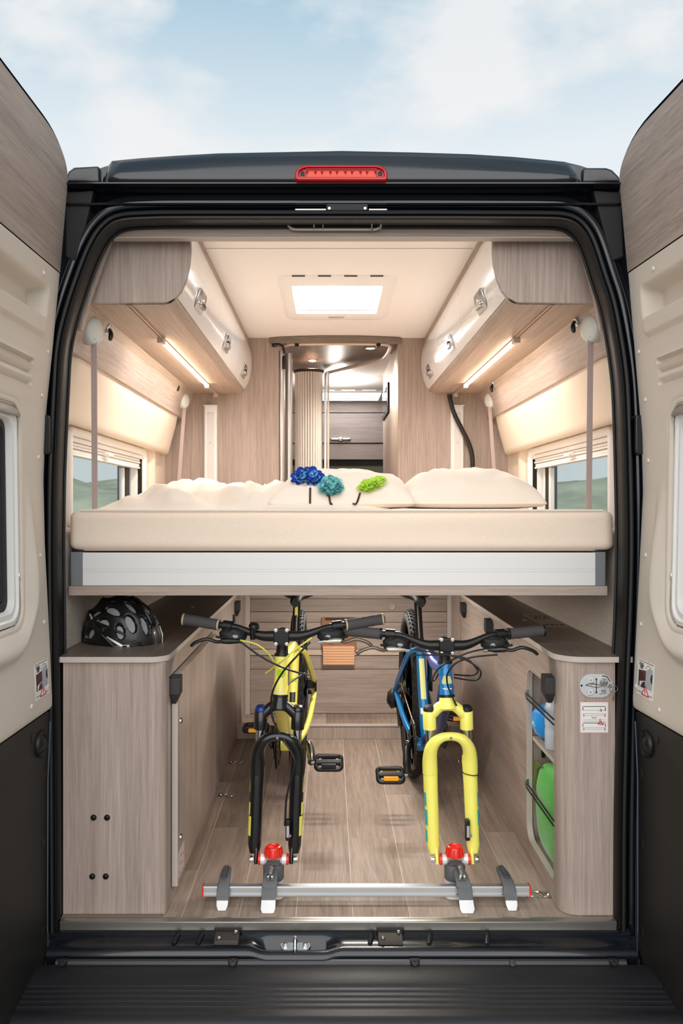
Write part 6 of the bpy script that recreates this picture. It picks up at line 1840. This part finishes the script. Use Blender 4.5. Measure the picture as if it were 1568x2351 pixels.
    # tread blocks
    m = MB()
    for k in range(64):
        for (h, rr, w_) in ((0.0, RW_ + .001, .012), (0.012, RW_ - .002, .009), (-0.012, RW_ - .002, .009), (0.021, RW_ - .010, .008), (-0.021, RW_ - .010, .008)):
            a = 2 * math.pi * (k + (0.5 if abs(h) < .015 and h else 0)) / 64
            c_ = wc + Vector((0, math.cos(a), math.sin(a))) * rr + axd * h
            rot = Matrix(((1, 0, 0), (0, math.cos(a), -math.sin(a)), (0, math.sin(a), math.cos(a))))
            m.cbox(c_, (w_, .006, .014), rot)
    obj('tyre_tread', m, TYRE, wh, smooth=0, kind='stuff')
    obj('rim', MB().lathe([(RW_ - .050, -.011), (RW_ - .064, -.008), (RW_ - .066, 0), (RW_ - .064, .008), (RW_ - .050, .011), (RW_ - .050, -.011)], wc, axd, 56), ALBLK, t, smooth=40)
    hubm = obj('hub', MB().lathe([(0.012, -.055), (0.012, -.034), (0.026, -.032), (0.026, -.028), (0.015, -.024), (0.015, .024), (0.028, .028), (0.028, .032), (0.012, .034), (0.012, .055)], wc, axd, 18), ALBLK, t, smooth=40)
    src = None
    for k in range(24):
        a = 2 * math.pi * k / 24
        s2 = 1 if k % 2 else -1
        off_ = 0.5 if (k // 2) % 2 else -0.5
        p0 = wc + axd * (.030 * s2) + Vector((0, math.cos(a + off_), math.sin(a + off_))) * .025
        p1 = wc + Vector((0, math.cos(a), math.sin(a))) * (RW_ - .062)
        obj('spoke', MB().tube([p0, p1], 0.0011, 5), ALBLK, hubm, smooth=60)
    obj('rear_rotor', MB().lathe([(0.062, 0), (0.080, 0), (0.080, .002), (0.062, .002), (0.062, 0)], wc + axd * .038, axd, 36), ROTOR, hubm, smooth=30)
    obj('rotor_spider', MB().lathe([(0.020, 0), (0.063, 0.0), (0.063, .0018), (0.020, .0018)], wc + axd * .038, axd, 6), BLACKM, hubm, smooth=0)
    rc = obj('rear_caliper', MB().cbox(P(.052, RA[0] - .085, RA[1] + .055), (0.034, 0.05, 0.038)), BLACK, t, bevel=0.006)
    obj('caliper_arm', MB().cbox(P(.074, RA[0] - .080, RA[1] + .045), (0.010, 0.03, 0.05)), BLACK, rc, bevel=0.003)
    for k in range(6):
        rr = 0.050 - k * 0.006
        obj('sprocket', MB().lathe([(0.014, 0), (rr, 0), (rr, .0018), (0.014, .0018)], wc + axd * (-.030 - k * .0035), axd, 24), CHAINM, hubm, smooth=20)
    # rear derailleur
    dc = P(-.082, RA[0] + .006, RA[1] - .030)
    de = obj('rear_derailleur', lumpy((dc.x, dc.y, dc.z), (0.024, 0.034, 0.040), 8, 0.25, 2.4, 18, 12, .8), BLACKM, t, smooth=180)
    obj('derailleur_cage', MB().tube([dc + Vector((.02, -.01, -.01)), dc + Vector((.024, -.045, -.07)), dc + Vector((.026, -.060, -.105))], [.010, .009, .010], 8, flat=.5), BLACK, de)
    obj('derailleur_guard', MB().tube(spline([dc + Vector((.004, .02, .03)), dc + Vector((-.018, .0, .022)), dc + Vector((-.022, -.012, -.012)), dc + Vector((-.010, -.016, -.034))], 4), 0.003, 6), BLACK, de)
    for q in (.045, .10):
        obj('jockey_wheel', MB().lathe([(0.004, 0), (0.016, 0), (0.016, .003), (.004, .003)], dc + Vector((.026, -.06 * q / .105, -q)), (1, 0, 0), 14), BLACK, de)
    # ---------------- cranks, rings, chain, pedals
    bbc = P(0, *BB)
    def gear(cc, r, teeth, lat0, lat1):
        pts = []
        for k in range(teeth * 2):
            a = math.pi * k / teeth
            rr = r if k % 2 else r - 0.006
            pts.append((cc.y + rr * math.cos(a), cc.z + rr * math.sin(a)))
        return MB().prism(pts, 'yz', cc.x + lat0, cc.x + lat1)
    cra, (cy, cz) = cfg['crank'][0], cfg['crank'][1]
    cs = obj('chainring', gear(bbc, 0.088, 42, -.0500, -.0475), CHAINM if not cfg['bell'] else ALBLK, t, smooth=0)
    obj('inner_chainring', gear(bbc, 0.066, 32, -.0435, -.0415), CHAINM, cs, smooth=0)
    obj('chain_guard', MB().lathe([(0.074, 0), (0.094, 0), (0.094, .0015), (.074, .0015), (.074, 0)], bbc + Vector((-.0535, 0, 0)), (1, 0, 0), 40), BLACK, cs, smooth=30)
    for k in range(4):
        a = math.pi / 4 + k * math.pi / 2
        obj('spider_arm', MB().tube([bbc + Vector((-.056, 0, 0)), bbc + Vector((-.054, .06 * math.cos(a), .06 * math.sin(a)))], [.011, .006], 8, flat=.6), BLACK, cs)
    # chain as a loop of links
    ch = []
    r0, r1 = 0.086, 0.034
    cx_ = bbc.x - .046
    c0 = Vector((0, BB[0], BB[1])); c1 = Vector((0, RA[0], RA[1]))
    for k in range(13):
        a = math.radians(70 + 200 * k / 12); ch.append(Vector((cx_, c0.y + r0 * math.cos(a), c0.z + r0 * math.sin(a))))
    for k in range(11):
        a = math.radians(-95 + 170 * k / 10); ch.append(Vector((X(-.046, RA[0], RA[1]), c1.y + r1 * math.cos(a), c1.z + r1 * math.sin(a))))
    dens = []
    for a_, b_ in zip(ch, ch[1:] + ch[:1]):
        n = max(1, int((b_ - a_).length / 0.0075))
        for q in range(n):
            dens.append(a_.lerp(b_, q / n))
    obj('chain', MB().tube(dens, [0.0045 if i % 2 else 0.0028 for i in range(len(dens))], 6, closed=True, flat=.9), CHAINM, t, smooth=0)
    for s2 in (-1, 1):
        vy, vz = (cy * (1 if s2 == cra else -1), cz * (1 if s2 == cra else -1))
        hub_ = P(s2 * .062, BB[0], BB[1]); end = P(s2 * .086, BB[0] + vy, BB[1] + vz)
        ck = obj('crank_arm', MB().tube(spline([hub_, P(s2 * .074, BB[0] + vy * .15, BB[1] + vz * .15), P(s2 * .082, BB[0] + vy * .6, BB[1] + vz * .6), end], 5), [0.018] * 4 + [0.015] * 8 + [0.013] * 4, 10, flat=.85), BIKEBLK, t, smooth=60)
        obj('crank_bolt', MB().lathe([(0.017, 0), (0.016, 0.006), (0.008, 0.009), (0, 0.009)], hub_ + Vector((s2 * .006, 0, 0)), (s2, 0, 0), 16), BIKEBLK, ck)
        pc = end + Vector((s2 * .062, 0, 0)); tl = 0.5 if s2 == cra else 0.15
        obj('pedal_axle', MB().tube([end, end + Vector((s2 * .022, 0, 0))], 0.006, 10), STEEL, ck)
        pd = obj('pedal', MB().tube([(pc.x + q[0], pc.y + q[1] * math.cos(tl), pc.z + q[1] * math.sin(tl)) for q in rrect(-.044, .044, -.032, .032, .012, 4)], 0.0085, 8, closed=True), BLACK, t, smooth=60)
        obj('pedal_barrel', MB().tube([(pc.x - .042, pc.y, pc.z), (pc.x + .042, pc.y, pc.z)], 0.011, 12), BLACK, pd)
        for yq in (-.036, .036):
            ro = obj('reflector', MB().box(pc.x - .026, pc.x + .026, pc.y + yq - .004 * (1 if yq < 0 else 0) - .004, pc.y + yq + .004, pc.z - .007, pc.z + .007), mat('reflector_amber', (236, 160, 30), 0.25, coat=.5) if not (cfg['bell'] and s2 > 0) else BLACK, pd, bevel=0.0015)
    # ---------------- cables
    for (pts, r, mt_c) in cfg['cables']:
        obj('cable', MB().tube(spline([V(a_, b_, d_) for a_, b_, d_ in pts], 8), r, 8), mt_c, t, smooth=60)
    return t

YEL = mat('frame_yellow', (244, 233, 108), 0.3, coat=0.4)
YELB = mat('fork_yellow', (246, 238, 112), 0.3, coat=0.4)
LIME = mat('decal_lime', (178, 214, 40), 0.3)
BLU = mat('frame_blue', (28, 124, 190), 0.25, 0.2, coat=0.5)
IND = mat('frame_indigo', (30, 50, 118), 0.32, 0.1, coat=0.2)
TEALD = mat('decal_teal', (66, 176, 182), 0.4)
CBLK = mat('cable_black', (24, 24, 24), 0.4); CYEL = mat('cable_yellow', (222, 218, 90), 0.4)
bicycle('mountain_bike', 'yellow mountain bike with black fork and its front wheel removed', xm1, -0.142, 0.032, dict(
    frame=YEL, fork=BIKEBLK, accent=mat('decal_yellow', (236, 226, 96), 0.35), dz=0.0, seat_mat=YEL, caps=(mat('cap_blue', (36, 62, 128), 0.3, 0.4), BIKEBLK),
    decals=[(0.29, 0.345, (60, 100), mat('decal_yellow', (236, 226, 96), 0.35)), (0.225, 0.262, (48, 110), MATS['decal_yellow']), (0.165, 0.222, (34, 115), MATS['decal_yellow'])],
    badge=[(0.010, 0.014, 0.009, mat('badge_white', (232, 232, 232), 0.4)), (0.066, 0.013, 0.028, LIME)],
    seat_decals=[(0.42, 0.52, 0.6, BIKEBLK), (0.62, 0.66, 0.7, LIME)], rise=0.024, bar=0.309, slope=0.10, collar=mat('collar_tan', (190, 178, 140), 0.5),
    lever_mat=(BLACK, mat('lever_silver', (196, 186, 172), 0.3, 0.6)), lever2=(BIKEBLK, mat('lever_bronze', (128, 114, 100), 0.3, 0.6)), bell=True, post_decal=True, crank=(1, (-0.155, -0.020)),
    cables=[([(552, 1473, .14), (600, 1508, .12), (655, 1535, .13), (700, 1548, .30), (712, 1550, .6)], 0.0030, CBLK),
            ([(712, 1474, .14), (680, 1508, .12), (648, 1545, .13), (627, 1585, .15), (622, 1625, .16), (632, 1665, .16), (660, 1712, .145), (676, 1745, .135), (672, 1775, .135), (658, 1830, .138), (655, 1880, .14), (654, 1895, .145)], 0.0030, CBLK),
            ([(552, 1470, .15), (590, 1480, .13), (618, 1503, .14), (632, 1530, .18)], 0.0026, CYEL),
            ([(716, 1464, .15), (680, 1490, .14), (645, 1520, .15), (610, 1546, .20)], 0.0026, CYEL),
            ([(640, 1600, .2), (662, 1570, .4), (700, 1545, .7)], 0.003, CBLK)]))
bicycle('mountain_bike', 'blue mountain bike with bright yellow fork and its front wheel removed', xm2, 0.363, -0.032, dict(
    frame=BLU, tube=IND, fork=YELB, accent=YELB, dz=-0.028, seat_mat=BLU, caps=(BLACKM, BLACKM),
    decals=[(0.250, 0.290, (50, 112), TEALD), (0.195, 0.240, (44, 110), TEALD), (0.145, 0.180, (56, 108), TEALD)],
    badge=[(0.042, 0.017, 0.036, mat('badge_pale', (226, 224, 150), 0.4)), (0.022, 0.017, 0.005, mat('badge_white', (232, 232, 232), 0.4))],
    seat_decals=[(0.30, 0.36, 0.85, mat('badge_white', (232, 232, 232), 0.4)), (0.45, 0.86, 0.55, mat('badge_pale', (226, 224, 150), 0.4))], rise=0.030, bar=0.309, slope=0.03, collar=BLACK,
    lever_mat=(mat('lever_silver', (196, 186, 172), 0.3, 0.6), BIKEBLK), lever2=(MATS['lever_bronze'], BIKEBLK), bell=False, post_decal=False, crank=(-1, (-0.145, -0.068)),
    cables=[([(944, 1504, .145), (985, 1504, .14), (1030, 1505, .14), (1070, 1512, .13), (1092, 1532, .125), (1096, 1544, .13), (1080, 1551, .16), (1043, 1549, .19)], 0.0026, CBLK),
            ([(1126, 1488, .15), (1080, 1497, .14), (1040, 1514, .14), (1008, 1534, .17), (994, 1556, .24), (996, 1563, .30), (1006, 1548, .30), (1004, 1536, .28)], 0.0026, CBLK),
            ([(1142, 1503, .145), (1085, 1509, .14), (1048, 1522, .14), (1028, 1545, .155), (1027, 1570, .16), (1036, 1595, .165), (1048, 1620, .175)], 0.0026, CBLK),
            ([(950, 1490, .145), (990, 1497, .14), (1055, 1510, .13), (1094, 1530, .12), (1104, 1548, .12), (1090, 1562, .14), (1043, 1556, .19)], 0.0026, CBLK)]))

# ================================================================== HELMET
hc = Vector((V(281, 0, 0.26).x, 0.265, 0.7295))
hel = thing('bike_helmet', 'black vented cycling helmet lying on the left worktop', 'helmet', hc)
HA, HBb, HZ = 0.128, 0.098, 0.142
HR = Matrix.Rotation(math.radians(-14), 3, 'Y') @ Matrix.Rotation(math.radians(-20), 3, 'Z')
vents = []
for lat0, cnt, lw, wv, ofs in ((0.0, 5, .135, .080, 0), (.33, 5, .135, .080, .1), (-.33, 5, .135, .080, .1), (.68, 4, .16, .085, 0), (-.68, 4, .16, .085, 0), (1.03, 3, .17, .075, .08), (-1.03, 3, .17, .075, .08)):
    for k in range(cnt):
        vents.append((-0.92 + 1.84 * (k + 0.5) / cnt + ofs, lat0, lw * 1.15, wv * 1.1))
def vent_mask(p):
    lon = math.atan2(p.x, p.z + 1e-6) / (math.pi / 2)
    lat = math.asin(max(-1, min(1, p.y)))
    best = 0.0
    for (lo, la, lw, wv) in vents:
        dx_ = (lon - lo) / lw; dy_ = (lat - la - 0.25 * (lon - lo) * (1 if la > 0 else -1)) / wv / 1.35
        q = dx_ * dx_ + dy_ * dy_
        best = max(best, 1 - sstep(0.75, 1.15, q))
    return best
NU, NV = 220, 110
shell_rows, masks = [], []
for i in range(NV + 1):
    th = math.radians(104) * i / NV
    row, mr = [], []
    for j in range(NU):
        ph = 2 * math.pi * j / NU
        p = Vector((math.sin(th) * math.cos(ph), math.sin(th) * math.sin(ph), math.cos(th)))
        mk = vent_mask(p) if p.z > 0.02 else 0.0
        r = 1 - 0.11 * mk
        # brow line rises at the sides, tail drops at the back
        q = Vector((p.x * HA * (1.04 if p.x < 0 else 1.0) * r, p.y * HBb * r, p.z * HZ * r))
        q.z += 0.006 * math.cos(p.y * 16) * (1 - mk) * max(p.z, 0)
        w = HR @ q
        w.z = w.z + 0.004
        w = hc + w
        w.z = max(w.z, 0.7297)
        row.append(w); mr.append(mk)
    shell_rows.append(row); masks.append(mr)
obj('shell', MB().grid(shell_rows, closed_v=True), mat('helmet_black', (16, 16, 17), 0.38, coat=0.25), hel, smooth=60, flip=False)
FOAM = mat('foam_grey', (150, 152, 154), 0.8, noise=(260, 0.25, 3))
for (lo, la, lw, wv) in vents:
    rows = []
    for i in range(5):
        row = []
        for k in range(20):
            t_ = 2 * math.pi * k / 20
            lon = lo + lw * 0.92 * i / 4 * math.cos(t_)
            lat = la + wv * 1.35 * 0.92 * i / 4 * math.sin(t_) + 0.25 * (lon - lo) * (1 if la > 0 else -1)
            an = lon * math.pi / 2
            p = Vector((math.sin(an) * math.cos(lat), math.sin(lat), math.cos(an) * math.cos(lat)))
            r = 1 - 0.11 + 0.026
            q = Vector((p.x * HA * (1.04 if p.x < 0 else 1.0) * r, p.y * HBb * r, p.z * HZ * r))
            w = hc + HR @ q + Vector((0, 0, .004))
            w.z = max(w.z, 0.7297)
            row.append(w)
        rows.append(row)
    if min(p_.z for p_ in rows[-1]) > 0.736:
        obj('vent', MB().grid(rows, closed_v=True), FOAM, hel, smooth=180)
def on_helmet(px, py, out=0.002):
    best = None
    for r_ in shell_rows[::2]:
        for p in r_[::2]:
            s = sc_(p.y)
            ex = VPX + p.x * s - px; ey = VPY + (HCAM - p.z) * s - py
            q = ex * ex + ey * ey + (p.y - 0.1) * 200
            if best is None or q < best[0]:
                best = (q, p)
    p = best[1]
    return p + (p - (hc + Vector((0, 0, .03)))).normalized() * out
SIL = mat('helmet_silver', (226, 226, 224), 0.25, 0.3)
def strip(nm, pts, w0, w1, mt__, out=0.003):
    P_ = [on_helmet(a, b, out) for a, b in pts]
    rows = []
    n = len(P_)
    for i, p in enumerate(P_):
        t_ = (P_[min(i + 1, n - 1)] - P_[max(i - 1, 0)]).normalized()
        nn = (p - hc).normalized(); sd = t_.cross(nn).normalized()
        w = w0 + (w1 - w0) * i / (n - 1)
        rows.append([p - sd * w, p + nn * .001, p + sd * w])
    return obj(nm, MB().grid(rows), mt__, hel, smooth=180, solid=0.002)
strip('silver_flash', [(246, 1462), (258, 1470), (270, 1479), (282, 1488), (298, 1496)], 0.002, 0.007, SIL)
strip('gloss_rib', [(222, 1432), (250, 1440), (280, 1456), (310, 1475), (342, 1492)], 0.004, 0.003, BIKEBLK)
strip('gloss_rib', [(206, 1405), (222, 1436), (238, 1462), (262, 1488), (292, 1499)], 0.007, 0.004, BIKEBLK, 0.0035)
strip('side_flash', [(366, 1436), (370, 1456), (371, 1476)], 0.0015, 0.0022, SIL)
obj('fit_dial', MB().lathe([(0.010, 0), (0.010, 0.004), (0.006, 0.006), (0, 0.006)], on_helmet(234, 1447, 0.001), (-0.3, -0.9, 0.2), 16), ALBLK, hel)
a_ = on_helmet(209, 1406, 0.005); b_ = on_helmet(219, 1428, 0.005)
text('lettering', 'ALPINA', 0.0085, (a_ + b_) / 2 + Vector((-0.001, -0.006, 0.0)), (b_ - a_), Vector((0.7, -0.3, 0.5)), WHITE, hel, 0.001)
